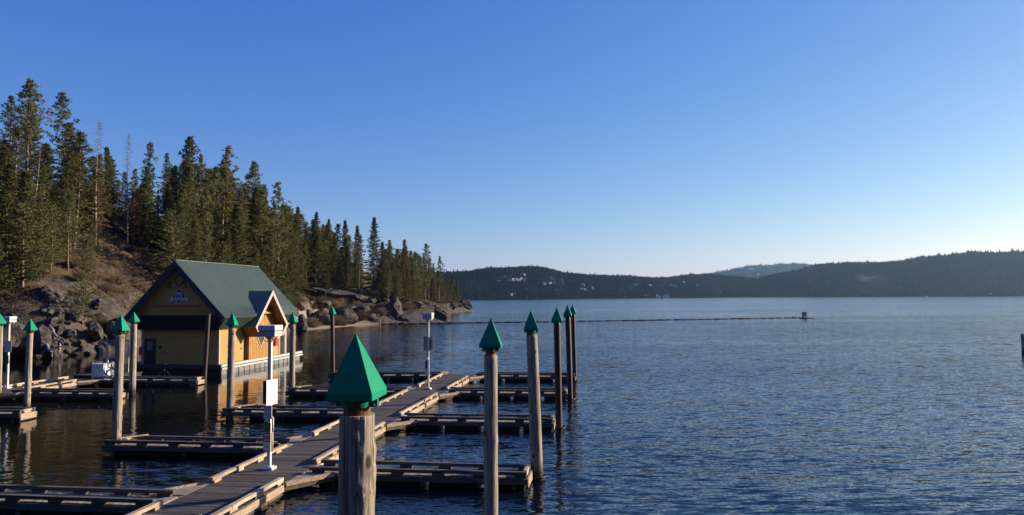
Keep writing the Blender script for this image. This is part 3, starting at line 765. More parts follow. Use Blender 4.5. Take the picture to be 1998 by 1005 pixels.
def finger(O, v, side, Ln, wid, lab, group, gus=2.6, gus_side=0, ring=None, notch=0.0):
    """finger float: local x runs out from the walkway edge (side = +1 or -1), y from its near to its far edge"""
    base = Vector((O[0], O[1], 0)) + UX*(side*(HW+.08)) + VY*v
    t = thing('finger_dock', base, -DA, lab, 'finger dock', group)
    s = side
    b = MB(); planks(b, 0+.12, wid-.12, .02, Ln-.05-notch, along='y')
    if s < 0: b.v = [(-p[0], p[1], p[2]) for p in b.v]
    b.build('deck', MT['gusset'], t)
    for y in (.09, wid-.09):
        b = MB(); bull_rail(b, (s*.15, y), (s*Ln, y), blk=1.45, w=.16, joint=4.3); b.build('bull_rail', MT['shade_tinted_rail'], t)
    b = MB(); bull_rail(b, (s*(Ln-.09-notch), .25), (s*(Ln-.09-notch), wid-.25), blk=.5, w=.14); b.build('end_rail', MT['rail'], t)
    for y in (-.03, wid+.03):
        b = MB(); fascia(b, (s*.02, y), (s*(Ln+.05), y), .20, .385); b.build('fascia_board', MT['shade_tinted_rail'], t)
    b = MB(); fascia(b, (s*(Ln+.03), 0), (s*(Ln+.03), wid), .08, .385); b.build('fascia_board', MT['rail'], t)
    x = .5
    while x < Ln-1-notch:
        b = MB(); b.box(s*x, s*min(x+1.7, Ln-.1-notch), .1, wid-.1, -.3, .26); b.build('pontoon', MT['float'], t); x += 2.0
    b = MB()
    for q in range(3):
        xx = 1.0+q*(Ln-1.5)/2
        b = MB(); b.box(s*xx, s*(xx+.12), -.02, .08, -.2, .15, rd.random()); b.build('frame_timber', MT['wetwood'], t)
    # triangular gusset between finger and walkway
    if gus_side:
        gl = 1.1
        y0, y1 = (wid+.08, wid+.08+gus) if gus_side > 0 else (-.08, -.08-gus)
        zt = DZ+.004
        b = MB()
        n = 15
        for k in range(n):
            f0, f1 = k/n+.004, (k+1)/n-.004
            ya, yb = y0+(y1-y0)*f0, y0+(y1-y0)*f1
            b.slab([(s*-.06, ya, zt), (s*gl*(1-f0), ya, zt), (s*max(.0, gl*(1-f1)), yb, zt), (s*-.06, yb, zt)], (0,0,-.05), rd.random())
        b.build('gusset_deck', MT['gusset'], t)
        b = MB()
        b.beam((s*(gl+.03), y0, .40), (s*.03, y1, .40), .07, .16, .4); b.build('gusset_rail', MT['rail'], t)
        b = MB(); b.beam((s*(gl-.03), y0, .24), (s*.0, y1-.0, .24), .05, .13, .5)
        b.build('gusset_fascia', MT['wetwood'], t)
    # plank brace at the outer corner
    if notch:
        b = MB(); b.beam((s*(Ln-.1-notch), .25, DZ+.26), (s*(Ln-.85-notch), wid-.1, DZ+.26), .13, .05, .9); b.build('corner_brace', MT['rail'], t)
    if ring is not None:
        rel = Vector((ring[0], ring[1], 0))-base; c = (rel.dot(UX), rel.dot(VY))
        b = MB(); pts = [(c[0]+.31*math.cos(a*.5236), c[1]+.31*math.sin(a*.5236), .10) for a in range(13)]
        b.tube(pts, .035, 6)
        for yy in (-.2, .2): b.beam((s*(Ln+.02), min(max(c[1]+yy, .1), wid-.1), .13), (c[0]-s*.26, c[1]+yy*.8, .11), .06, .06)
        b.build('pile_ring', MT['dark'], t)
    return base
RF = [5.7, 16.9, 27.9, 37.9]     # near edges of the fingers along the walkway
LF = [1.1, 9.6, 18.8, 27.8, 37.9]
GL = 1.5; FW = 1.25
walkway('floating_walkway', O1, -16.5, 39.2, 'long weathered plank walkway with pale bull rails leading away from the camera',
        [(v, v+FW+GL) for v in LF], [(v-GL, v+FW) for v in RF])
G1 = 'finger docks of the main plank walkway'
RLAB = ['right finger dock nearest the camera, behind the closest green capped piling', 'second finger dock from the front on the right side of the walkway',
        'third finger dock from the front on the right side of the walkway', 'finger dock closing the far right end of the walkway']
RP = [(1046,27.3),(1089.5,37.4),(1112,47.6),(1121.5,58.2)]
for v, lab, (px, Y) in zip(RF, RLAB, RP): finger(O1, v, 1, 7.95, FW, lab, G1, GL, -1, aty(px, 700, Y))
LLAB = ['left finger dock cut by the lower left corner of the photo', 'left finger dock behind the near white lamp post, second from the front',
        'third left finger dock, in front of the boathouse corner', 'fourth left finger dock, mostly behind the big green cap', 'finger dock closing the far left end of the walkway']
LP = [None, 229, 449.5, 570, 650]
for v, lab, px in zip(LF, LLAB, LP):
    if px is None: finger(O1, v, -1, 8.6, FW, lab, G1, GL, 1)
    else:
        q = on_dock(px, v+.62); ln = -(q-O1).dot(UX)-HW-.08+.12
        finger(O1, v, -1, ln, FW, lab, G1, GL, 1, None, .45)
# extra return rails where the right fingers meet the walkway
# second walkway in the left background
O2 = Vector((-34.6, 53.2, 0))
L2F = [-11.2, -3.0, 5.0]
walkway('floating_walkway', O2, -26, 5.6, 'background plank walkway on the left leading up to the boathouse', [], [(v-GL, v+FW) for v in L2F])
G2 = 'finger docks of the background walkway'
for v, lab, ln in zip(L2F, ['short finger dock at the left photo edge, ending at a piling', 'finger dock in front of the white pump cabinet', 'finger dock in front of the boathouse, ending at the uncapped pole'], (8.0,7.6,8.6)):
    finger(O2, v, 1, ln, 1.15, lab, G2, GL, -1)
# aluminium landing plate of the gangway, just at the lower photo edge
t = thing('gangway', O1 + VY*(-.40)-UX*.3, -DA, 'pale aluminium gangway landing plate on the deck at the lower photo edge', 'gangway')
b = MB(); b.slab([(-.85,.55,.43),(.95,.55,.43),(.95,-3.2,1.0),(-.85,-3.2,1.0)], (0,0,.03)); b.build('tread_plate', MT['alu'], t)
for sx in (-.87, .97):
    b = MB(); b.beam((sx,.5,.47), (sx,-3.2,1.05), .05, .12); b.build('side_rail', MT['alu'], t)

# ------------------------------------------------------------------ pilings
def piling(px, Y, ztop, r, kind, lab, lean=(0,0), cap=True, seed=0, hi=False, group='pilings with pointed green caps', pxtop=None, yaw=None):
    p = aty(px, 700, Y); x0 = p.x
    t = thing('piling', (x0, Y, 0), -DA if yaw is None else yaw, lab, 'piling', group if cap else None)
    rr = random.Random(seed)
    nseg, nz_ = (64, 150) if hi else (28, 60)
    post_top = ztop if not cap else (ztop-.90 if kind == 'timber' else ztop-.80)
    b = MB(); vs = []; fs = []
    z0 = -1.6
    knots = [(rr.uniform(0,6.28), rr.uniform(1.0, post_top-.2), rr.uniform(.04,.09), rr.uniform(.018,.045)) for _ in range(14 if hi else 7)] if kind == 'timber' else []
    if hi: knots += [(.15, post_top-.40, .05, .03), (-.05, post_top-.62, .06, .045), (5.3, post_top-.42, .04, .03), (5.15, post_top-.80, .05, .03), (5.0, post_top-.22, .03, .02)]
    for j in range(nz_+1):
        z = z0+(post_top-z0)*j/nz_
        taper = 1.06-.12*(z/6.0) if kind == 'timber' else 1.0
        for i in range(nseg):
            a = 2*math.pi*i/nseg
            q = r*taper
            if kind == 'timber':
                q += r*(.05*mnoise.noise(Vector((math.cos(a)*1.4+seed, math.sin(a)*1.4, z*.5))) + .03*mnoise.noise(Vector((math.cos(a)*5, math.sin(a)*5+seed, z*1.3))))
                q += r*.022*mnoise.noise(Vector((math.cos(a)*16, math.sin(a)*16+seed, z*.8)))
                for (ka, kz, kr, kh) in knots:
                    da = (a-ka+math.pi) % (2*math.pi) - math.pi
                    e = (da*r/kr)**2 + ((z-kz)/(kr*1.5))**2
                    if e < 6: q += kh*math.exp(-e) - kh*.9*math.exp(-e*6)
            lx, ly = lean[0]*z/6, lean[1]*z/6
            vs.append((q*math.cos(a)+lx, q*math.sin(a)+ly, z))
    for j in range(nz_):
        for i in range(nseg):
            fs.append((j*nseg+i, j*nseg+(i+1) % nseg, (j+1)*nseg+(i+1) % nseg, (j+1)*nseg+i))
    b.add(vs, fs, .5, True); b.f.append([nz_*nseg+i for i in range(nseg)]); b.t.append(.5); b.sm.append(False)
    b.build('post', MT['pile'] if kind == 'timber' else MT['steel'], t, recalc=False)
    if not cap: return t
    cx, cy = lean[0]*ztop/6, lean[1]*ztop/6
    if kind == 'timber':
        b = MB(); n = 30; vs = []
        for j, z in enumerate((post_top-.05, post_top+.03, post_top+.20)):
            for i in range(n):
                a = 2*math.pi*i/n; q = r*(.74+.05*mnoise.noise(Vector((math.cos(a)*6, math.sin(a)*6, z*9+seed))))
                vs.append((cx+q*math.cos(a), cy+q*math.sin(a), z))
        b.add(vs, [(j*n+i, j*n+(i+1) % n, (j+1)*n+(i+1) % n, (j+1)*n+i) for j in range(2) for i in range(n)], .5, True)
        b.build('splintered_core', MT['core'], t, recalc=False)
    # sleeve under the cap with bolt lugs
    zs = ztop-.72
    b = MB(); n = 24; rs = r*.86 if kind == 'timber' else r*1.08
    vs = [(cx+rs*math.cos(2*math.pi*i/n), cy+rs*math.sin(2*math.pi*i/n), z) for z in (zs-.095, zs+.03) for i in range(n)]
    vs += [(cx+(rs-.02)*math.cos(2*math.pi*i/n), cy+(rs-.02)*math.sin(2*math.pi*i/n), z) for z in (zs-.095, zs+.03) for i in range(n)]
    b.add(vs, [(i, (i+1) % n, n+(i+1) % n, n+i) for i in range(n)], .5, True)
    b.add(vs, [(2*n+i, 3*n+i, 3*n+(i+1) % n, 2*n+(i+1) % n) for i in range(n)] + [(i, 2*n+i, 2*n+(i+1) % n, (i+1) % n) for i in range(n)], .5, False)
    for a in (0, math.pi):
        c = math.cos(a)
        b.box(cx+c*rs*.96, cx+c*(rs+.07), cy-.02, cy+.02, zs-.095, zs+.02)
    sleeve = b.build('sleeve', MT['cap'], t)
    b = MB()
    b.tube([(cx+rs+.035, cy-.05, zs-.07), (cx+rs+.035, cy+.05, zs-.07)], .012, 6); b.tube([(cx+rs*.55, cy-rs*.86, zs-.05), (cx+rs*.6, cy-rs*.95, zs-.05)], .014, 6)
    b.build('bolt', MT['alu'], sleeve)
    # four-sided pyramid with an upright lip, slightly eased edges, open underneath
    h = .26; lip = .075
    bm = bmesh.new()
    A = [(-h,-h),(h,-h),(h,h),(-h,h)]
    lo = [bm.verts.new((cx+x, cy+y, zs)) for x, y in A]; hi_ = [bm.verts.new((cx+x, cy+y, zs+lip)) for x, y in A]; ap = bm.verts.new((cx, cy, ztop))
    lo2 = [bm.verts.new((cx+x*.95, cy+y*.95, zs)) for x, y in A]; ap2 = bm.verts.new((cx, cy, ztop-.05))
    for i in range(4):
        j = (i+1) % 4
        bm.faces.new((lo[i], lo[j], hi_[j], hi_[i])); bm.faces.new((hi_[i], hi_[j], ap)); bm.faces.new((lo[j], lo[i], lo2[i], lo2[j])); bm.faces.new((lo2[j], lo2[i], ap2))
    bm.normal_update()
    ed = [e for e in bm.edges if e.calc_face_angle(0) > .35 and all(v not in lo2 and v is not ap2 for v in e.verts)]
    bmesh.ops.bevel(bm, geom=ed, offset=.006, segments=2, affect='EDGES', profile=.5)
    me = bpy.data.meshes.new('cap'); bm.to_mesh(me); bm.free(); me.materials.append(MT['cap'])
    rr2 = random.Random(seed*7+1); pv = Vector((cx, cy, zs)); ry = 0 if hi else 1
    me.transform(Matrix.Translation(pv) @ Matrix.Rotation(R(rr2.uniform(-5,5)*ry), 4, 'Z') @ Matrix.Rotation(R(rr2.uniform(-1.8,1.8)), 4, 'X') @ Matrix.Rotation(R(rr2.uniform(-1.2,1.2)), 4, 'Y') @ Matrix.Translation(-pv))
    link('cap', me, t)
    return t
PL = [ # px at mid height, distance, apex height, radius, kind, label, lean
 (697, 8.3, 6.215, .197, 'timber', 'closest piling, a thick pale knotty timber with a large green cap', (0,0), True),
 (956, 18.0, 6.10, .163, 'timber', 'grey timber piling right of the closest one, its foot below the photo', (.02,0), 0),
 (1046, 27.3, 6.10, .215, 'timber', 'leaning grey timber piling at the end of the nearest right finger dock', (-.17,0), 0),
 (1089.5, 37.4, 6.08, .168, 'steel', 'dark brown steel piling at the end of the second right finger dock', (-.06,0), 0),
 (1112, 47.6, 6.07, .168, 'steel', 'dark steel piling at the end of the third right finger dock', (-.12,0), 0),
 (1121.5, 58.2, 6.0, .165, 'steel', 'farthest dark steel piling at the right, partly hidden by the one before it', (-.12,0), 0),
 (230, 31.6, 5.95, .185, 'timber', 'mottled timber piling left of the boathouse door, at the end of a left finger dock', (.10,0), 0),
 (259, 52.0, 5.75, .21, 'timber', 'timber piling standing just left of the boathouse front wall', (.05,0), 0),
 (55, 44.0, 5.53, .168, 'timber', 'pale grey timber piling beside the left lamp post', (.10,0), 0),
 (-2, 50.0, 5.75, .19, 'timber', 'dark piling cut by the left photo edge', (0,0), 0),
 (450, 41.2, 5.84, .19, 'timber', 'knotty timber piling in front of the right front corner of the boathouse', (.06,0), 0),
 (570, 49.6, 5.7, .19, 'timber', 'timber piling at the far right end of the boathouse', (.04,0), 0),
 (650, 60.5, 6.0, .165, 'steel', 'slender brown steel piling left of the biggest green cap, in front of the beach', (-.12,0), 0)]
for k, (px, Y, zt, r, kd, lab, ln, hi) in enumerate(PL):
    for px_, v_ in zip(LP, LF):
        if px_ is not None and abs(px-px_) < 1.5: Y = on_dock(px, v_+.62).y
    piling(px, Y, zt, r, kd, lab, ln, True, k+1, bool(hi))
piling(399, 58.6, 5.4, .165, 'steel', 'thin brown pole without a cap in front of the boathouse wall', (.30,0), False, 31)
piling(1997.5, 82, 2.15, .16, 'timber', 'short brown mooring post cut by the right photo edge', (-.1,0), False, 32)

# ------------------------------------------------------------------ lamp posts
def lamp(P, lab, top, kind):
    t = thing('dock_lamp', (P[0], P[1], DZ), -DA, lab, 'lamp post', 'white lamp posts on the docks')
    H = top-DZ
    b = MB(); b.box(-.20,.20,-.20,.20,.006,.10); b.box(-.13,.13,-.13,.13,.10,.13); b.build('base_plate', MT['white'], t)
    b = MB(); b.box(-.062,.062,-.062,.062,.13,H-.52); b.build('post', MT['white'], t)
    b = MB(); n = 20
    for k, (z0, z1, r0, r1) in enumerate(((H-.60,H-.54,.085,.085),(H-.54,H-.40,.085,.22))):
        b.tube([(0,0,z0),(0,0,z1)], [r0,r1], n)
    b.build('lens_bowl', MT['pipe'], t)
    b = MB()
    for a in range(4):
        an = a*math.pi/2+math.pi/4
        pts = [(.07*math.cos(an), .07*math.sin(an), H-.62), (.22*math.cos(an), .22*math.sin(an), H-.54), (.34*math.cos(an), .34*math.sin(an), H-.405)]
        b.tube(pts, .014, 6)
    b.build('bracket', MT['alu'], t)
    s = .315
    b = MB(); b.box(-s,s,-s,s,H-.40,H-.215); b.build('lamp_housing', MT['offwhite'], t)
    b = MB(); b.box(-s+.02,s-.02,-s+.02,s-.02,H-.215,H-.185); b.build('vent_gap', MT['gap'], t)
    b = MB(); b.box(-s-.012,s+.012,-s-.012,s+.012,H-.185,H-.02); b.slab([(-s,-s,H-.02),(s,-s,H-.02),(s,s,H-.02),(-s,s,H-.02)], (0,0,.02)); b.build('lamp_lid', MT['white'], t)
    def board(name, m, cx, cy, nrm, w, z0, z1, th=.012):
        """upright board whose face looks along nrm (angle, radians, local)"""
        nx, ny = math.cos(nrm), math.sin(nrm); tx, ty = -ny, nx
        a = Vector((cx,cy,0)); tt = Vector((tx,ty,0))*w/2; nn = Vector((nx,ny,0))*th
        b = MB(); b.slab([a-tt+Vector((0,0,z0)), a+tt+Vector((0,0,z0)), a+tt+Vector((0,0,z1)), a-tt+Vector((0,0,z1))], nn)
        return b.build(name, m, t), a, Vector((tx,ty,0)), Vector((nx,ny,0))
    if kind == 1:
        fr = -math.pi/2; rt = -R(14)
        o, a, tx, nx = board('notice_board', MT['signwhite'], .075, 0, rt, .60, 2.33, 3.24)
        b = MB()
        for k, (zz, wd) in enumerate(((3.10,.10),(3.03,.28),(2.92,.14),(2.84,.30),(2.74,.20),(2.68,.26),(2.46,.22))):
            c = a+nx*.0125+Vector((0,0,zz)); b.slab([c-tx*wd/2-Vector((0,0,.012)), c+tx*wd/2-Vector((0,0,.012)), c+tx*wd/2+Vector((0,0,.012)), c-tx*wd/2+Vector((0,0,.012))], nx*.003)
        b.build('print_line', MT['greyink'], o)
        board('backing_board', MT['dark'], -.13, -.06, fr, .20, 2.36, 3.20, .02)
        o, a, tx, nx = board('swim_sign', MT['signgrey'], -.03, -.085, fr, .31, 1.83, 2.31)
        for k, (tx_, sz) in enumerate((('No Swimming', .052), ('from Docks', .056), ('or in', .05), ('Marina Area', .056))):
            text_part('lettering', tx_, sz, MT['ink'], o, a+nx*.013+Vector((0,0,2.235-k*.085)), (1,0,0), (0,0,1), .001)
        board('label_plate', MT['signgrey'], -.08, -.085, fr, .15, 1.73, 1.815)
        o, a, tx, nx = board('green_sign', MT['signgreen'], -.05, -.085, fr, .28, 1.36, 1.68)
        b = MB(); c = a+nx*.013
        for zz, wd in ((1.62,.16),(1.52,.10),(1.46,.14),(1.40,.18)): b.box(c.x-wd/2, c.x+wd/2, c.y-.002, c.y+.001, zz-.011, zz+.011)
        b.build('print_line', MT['oliveplastic'], o)
        o, a, tx, nx = board('pay_sign', MT['signred'], -.05, -.085, fr, .28, .66, 1.33)
        b = MB(); b.box(-.145, .045, -.100, -.0975, 1.225, 1.285); b.build('print_line', MT['signwhite'], o)
        text_part('lettering', 'SIGN', .085, MT['signwhite'], o, a+nx*.013+Vector((0,0,1.165)), (1,0,0), (0,0,1), .001)
        b = MB(); b.box(-.05-.10, -.05+.10, -.100, -.098, 1.055, 1.09); b.box(-.18, .08, -.100, -.0975, .70, 1.00); b.build('print_panel', MT['signwhite'], o)
        b = MB()
        for k in range(3): b.box(-.13+k*.06, -.09+k*.06, -.1025, -.1005, .80, .86)
        b.box(-.12,.02,-.1025,-.1005,.92,.935); b.build('print_line', MT['greyink'], o)
        b = MB(); b.tube([(.135,-.05,.66),(.135,-.05,1.36)], .035, 10); b.tube([(.15,-.05,1.38),(.15,-.05,1.86)], .038, 10); b.tube([(.15,-.05,1.86),(.08,-.05,1.90)], .038, 10); b.build('conduit', MT['pipe'], t)
    elif kind == 2:
        board('sign_board', MT['signback'], -.02, .075, math.pi/2, .64, 2.62, 3.56)
        b = MB(); b.box(-.17,.10,-.16,-.075,.95,2.0); b.box(-.02,.10,-.20,-.075,1.35,2.02); b.build('power_box', MT['white'], t)
        b = MB(); b.box(-.15,-.035,-.166,-.161,1.42,1.92); b.build('meter_window', MT['dark'], t)
        b = MB(); b.tube([(.0,-.13,2.0),(.0,-.08,2.15)], .04, 8); b.build('conduit', MT['white'], t)
    else:
        o, a, tx, nx = board('sign_board', MT['signgrey'], .02, -.085, -math.pi/2+.1, .52, 2.55, 3.35)
        b = MB(); c = a+nx*.013
        for zz, wd in ((3.2,.3),(3.1,.36),(2.95,.3),(2.85,.36)): b.box(c.x-wd/2-.04, c.x+wd/2-.04, c.y-.003, c.y-.0005, zz-.015, zz+.015)
        b.build('print_line', MT['signwhite'], o)
        b = MB(); b.box(-.22,.06,-.16,-.075,1.75,2.30); b.build('power_box', MT['oliveplastic'], t)
        b = MB(); b.tube([(.12,-.08,1.75),(.12,-.08,2.35)], .05, 8); b.build('conduit', MT['pipe'], t)
    return t
lamp(atz(525,916,DZ), 'white lamp post covered with notices on the near plank walkway', 5.62, 1)
lamp(atz(835.5,760,DZ), 'white lamp post with a tan board near the far walkway end', 5.55, 2)
lamp(atz(14,758,DZ), 'white lamp post with a bluish board at the left photo edge', 5.45, 3)

# ------------------------------------------------------------------ boathouse
BA = R(8.5)
BO = Vector((-29.8, 67.0, 0))
bh = thing('boathouse', BO, -BA, 'floating boathouse with yellow siding, steep green metal roof and a fire boat sign', 'boathouse')
ZD = .78
# float under it
b = MB(); b.box(-5.6, 4.75, -1.45, 14.8, .45, ZD-.01); b.build('float_deck', MT['plank'], bh)
b = MB()
b.box(4.6, 4.84, -1.5, 14.9, ZD-.10, ZD+.11)
b.box(4.78, 4.90, -1.5, 14.9, .44, .60)
b.build('rub_rail', MT['offwhite'], bh)
b = MB(); b.box(-5.6, 4.84, -1.62, -1.46, .52, ZD+.10); b.build('front_rail', MT['slate'], bh)
for k in range(16):
    s0 = -1.4+k*.99
    b = MB(); b.box(4.62, 4.80, s0, s0+.86, -.4, .43); b.build('pontoon', MT['cladpanel'], bh)
b = MB(); b.box(-5.5, 4.55, -1.3, 14.7, -.4, .44); b.build('hull', MT['float'], bh)
for k, x in enumerate((-3.2, -.4)):
    b = MB()
    b.beam((x,-1.66,.50), (x-.55,-1.66,.0), .05, .05); b.beam((x,-1.66,.50), (x+.55,-1.66,.0), .05, .05); b.beam((x,-1.66,.5), (x,-1.66,0), .04, .04)
    b.build('truss_brace', MT['alu'], bh)
    b = MB(); b.tube([(x,-1.54,ZD+.10),(x,-1.54,ZD+.20)], [.09,.05], 8); b.build('cleat', MT['alu'], bh)
# walls: lap siding as real overlapping boards
def lap(b, x0, y0, x1, y1, z0, z1, out, step=.16):
    z = z0
    o = Vector((out[0], out[1], 0))
    while z < z1-.01:
        z2 = min(z+step, z1)
        p0 = Vector((x0,y0,z)); p1 = Vector((x1,y1,z))
        b.add([p0+o*.028, p1+o*.028, p1+o*.008+Vector((0,0,z2-z)), p0+o*.008+Vector((0,0,z2-z)), p0, p1], [(0,1,2,3),(0,4,5,1)], rd.random())
        z = z2
b = MB(); b.box(-3.7, 3.7, 0, 13.3, ZD, 5.0)
lap(b, -3.7, 0, 3.7, 0, ZD, 3.9, (0,-1)); lap(b, 3.7, 0, 3.7, 4.55, ZD, 3.95, (1,0)); lap(b, 3.7, 9.65, 3.7, 13.3, ZD, 3.95, (1,0))
b.build('wall', MT['siding'], bh, recalc=False)
b = MB(); b.slab([(-4.5,-.62,5.1),(4.5,-.62,5.1),(0,-.62,9.8)], (0,14.0,0)); 
z = 5.12
while z < 9.6:
    z2 = z+.16; wz = 4.5*(9.8-z)/4.7; wz2 = max(.02, 4.5*(9.8-z2)/4.7)
    b.add([(-wz,-.65,z),(wz,-.65,z),(wz2,-.63,z2),(-wz2,-.63,z2),(wz,-.62,z),(-wz,-.62,z)], [(0,1,2,3),(0,5,4,1)], rd.random())
    z = z2
b.build('gable_wall', MT['siding'], bh, recalc=False)
b = MB()
for x in (-3.7, 3.7): b.box(x-.10*(1 if x < 0 else .0)-.03, x+.10*(0 if x < 0 else .0)+.05, -.05, .14, ZD, 3.88)
b.box(3.60,3.74,-.045,-.03,ZD,3.88); b.box(3.70,3.74,13.16,13.34,ZD,3.95)
b.build('corner_board', MT['trim'], bh)
# roof with raised seams
AP, EV, EZ = 10.04, 4.85, 4.98
def ribbed(b, p00, p10, p11, p01, nrm, n, th=.10, rib=.035):
    """plane from p00-p10 (top edge) to p01-p11 (bottom edge) with n seams running down it"""
    p00, p10, p11, p01 = map(Vector, (p00, p10, p11, p01)); nrm = Vector(nrm).normalized()
    b.slab([p00, p10, p11, p01], -nrm*th)
    for k in range(n):
        f = (k+.5)/n; w_ = .29/n
        a0 = p00.lerp(p10, f-w_*.5*1.0); a1 = p00.lerp(p10, f+w_*.5); c0 = p01.lerp(p11, f-w_*.5); c1 = p01.lerp(p11, f+w_*.5)
        up = nrm*rib
        g = .05/n
        b0 = p00.lerp(p10, f-w_-g); b1 = p00.lerp(p10, f+w_+g); d0 = p01.lerp(p11, f-w_-g); d1 = p01.lerp(p11, f+w_+g)
        e = nrm*.003
        b.add([b0+e,a0+up,a1+up,b1+e,d0+e,c0+up,c1+up,d1+e], [(0,1,5,4),(1,2,6,5),(2,3,7,6),(0,3,2,1),(4,5,6,7)])
S0, S1 = -1.1, 14.1
b = MB()
sl_ = Vector((EV, 0, EZ-AP)); 
for s in (-1, 1):
    nr = Vector((s*(AP-EZ), 0, EV))
    if s < 0: ribbed(b, (0,S0,AP), (0,S1,AP), (s*EV,S1,EZ), (s*EV,S0,EZ), nr, 40, rib=.085)
    else:                                              # the right slope is notched where the dormer opens
        tc_ = 4.08; zc_ = AP-(AP-EZ)*tc_/EV
        wa, wb = (7.35-zc_)/1.02-.02, (7.35-EZ)/1.02-.02
        ribbed(b, (0,S0,AP), (0,S1,AP), (tc_,S1,zc_), (tc_,S0,zc_), nr, 40, rib=.085)
        ribbed(b, (tc_,S0,zc_), (tc_,7.1-wa,zc_), (EV,7.1-wb,EZ), (EV,S0,EZ), nr, 18, rib=.085)
        ribbed(b, (tc_,7.1+wa,zc_), (tc_,S1,zc_), (EV,S1,EZ), (EV,7.1+wb,EZ), nr, 13, rib=.085)
b.beam((0,S0-.02,AP+.03), (0,S1+.02,AP+.03), .34, .06)
b.build('roof', MT['roof'], bh, recalc=True)
# the eaves fold back inwards to the wall
b = MB()
for s in (-1, 1):
    for (sa, sb, ea, eb, nn_) in (((S0,S1,-.45,S1-.9,36),) if s < 0 else ((S0,4.8,-.45,4.2,14),(9.4,S1,10.0,S1-.9,11))):
        ribbed(b, (s*EV,sa,EZ-.01), (s*EV,sb,EZ-.01), (s*3.80,eb,3.88), (s*3.80,ea,3.88), (s*1.1,0,-1.05), nn_, .06, .09)
b.build('eave_return', MT['roof'], bh)
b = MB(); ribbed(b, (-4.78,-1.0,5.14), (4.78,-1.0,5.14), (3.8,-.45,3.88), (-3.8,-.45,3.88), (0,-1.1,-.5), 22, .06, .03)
b.build('front_return', MT['shade_tinted_roof'], bh)
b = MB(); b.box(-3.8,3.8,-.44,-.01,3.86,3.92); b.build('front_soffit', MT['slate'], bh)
# rake boards and soffit under the front overhang
b = MB()
dd = Vector((EV,0,EZ-AP)).normalized(); pn = Vector((-(EZ-AP),0,EV)).normalized()
for s in (-1, 1):
    d = Vector((s*dd.x,0,dd.z)); q = Vector((s*pn.x,0,pn.z))
    a0 = Vector((0,0,AP)); e0 = Vector((s*EV,0,EZ))
    apx = Vector((0,0,AP-.44/abs(pn.z)*1.0)); elo = e0-q*.12+d*-.22
    poly = [a0+Vector((0,S0-.05,.0)), e0+Vector((0,S0-.05,0)), e0+Vector((-s*.36,S0-.05,-.40)), apx+Vector((0,S0-.05,0))]
    b.slab(poly, (0,.05,0))
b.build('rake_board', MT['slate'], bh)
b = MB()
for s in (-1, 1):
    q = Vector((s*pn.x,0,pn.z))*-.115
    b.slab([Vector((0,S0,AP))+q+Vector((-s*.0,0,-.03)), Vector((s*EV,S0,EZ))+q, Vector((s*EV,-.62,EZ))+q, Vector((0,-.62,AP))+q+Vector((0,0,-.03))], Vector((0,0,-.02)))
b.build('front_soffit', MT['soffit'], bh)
# gable ornament: open diamond and two little brackets
gy = -.67
b = MB()
for (a, c) in (((.2,8.85),(.72,8.28)),((.72,8.28),(.2,7.70)),((.2,7.70),(-.32,8.28)),((-.32,8.28),(.2,8.85))):
    b.beam((a[0],gy,a[1]),(c[0],gy,c[1]), .03, .075, up=(0,0,1))
b.build('diamond_ornament', MT['dark'], bh)
for s in (-1, 1):
    b = MB()
    b.box(s*.78+.06-.25, s*.78+.06+.25, gy-.02, gy+.02, 7.62, 7.68); b.beam((s*.78+.06,gy,7.67),(s*.80+.06,gy,7.97), .03, .10)
    b.tube([(s*.80+.06+.22*math.cos(a),gy,7.94+.14*math.sin(a)) for a in (0,.5,1,1.6,2.2,2.7,3.14)], .03, 6); b.build('bracket_ornament', MT['dark'], bh)
# crest: fire cross with scroll banner
em = thing('tmp', (0,0,0), 0, None, None); bpy.data.objects.remove(em)
EZc = 6.86; EK = .77; EX = .19
b = MB()
b.slab([(.45*math.cos(k*.2618),gy,EZc+.45*math.sin(k*.2618)) for k in range(24)], (0,.02,0)); 
for k in range(4):
    a = k*math.pi/2
    ca, sa = math.cos(a), math.sin(a)
    P_ = [(.30,-.13),(.74,-.40),(.80,0),(.74,.40),(.30,.13)]
    b.slab([(x*ca-y*sa, gy+.004, EZc+(x*sa+y*ca)) for x, y in P_], (0,.015,0))
crest = b.build('crest', MT['emblem'], bh)
b = MB()
for k in range(4):
    a = k*math.pi/2; ca, sa = math.cos(a), math.sin(a)
    P_ = [(.46,-.18),(.68,-.30),(.72,0),(.68,.30),(.46,.18)]
    b.slab([(x*ca-y*sa, gy-.006, EZc+(x*sa+y*ca)) for x, y in P_], (0,.008,0))
b.build('crest_field', MT['dark'], crest)
b = MB(); b.slab([(.36*math.cos(k*.2618),gy-.010,EZc+.04+.36*math.sin(k*.2618)) for k in range(24)], (0,.008,0)); b.build('crest_disc', MT['emblue'], crest)
b = MB(); b.slab([(-.30,gy-.016,EZc+.16),(.30,gy-.016,EZc+.16),(.16,gy-.016,EZc+.36),(-.16,gy-.016,EZc+.36)], (0,.004,0)); b.beam((-.1,gy-.014,EZc-.06),(.12,gy-.014,EZc+.12),.004,.05); b.build('crest_light', MT['emblem'], crest)
zb = EZc-.36
b = MB(); b.slab([(-.88,gy-.03,zb-.16),(.88,gy-.03,zb-.16),(.88,gy-.03,zb+.16),(-.88,gy-.03,zb+.16)], (0,.01,0))
for s in (-1,1): b.slab([(s*.80,gy-.016,zb-.22),(s*1.22,gy-.016,zb-.22),(s*1.08,gy-.016,zb-.06),(s*1.22,gy-.016,zb+.10),(s*.80,gy-.016,zb+.10)], (0,.008,0))
ban = b.build('crest_banner', MT['emblem'], crest)
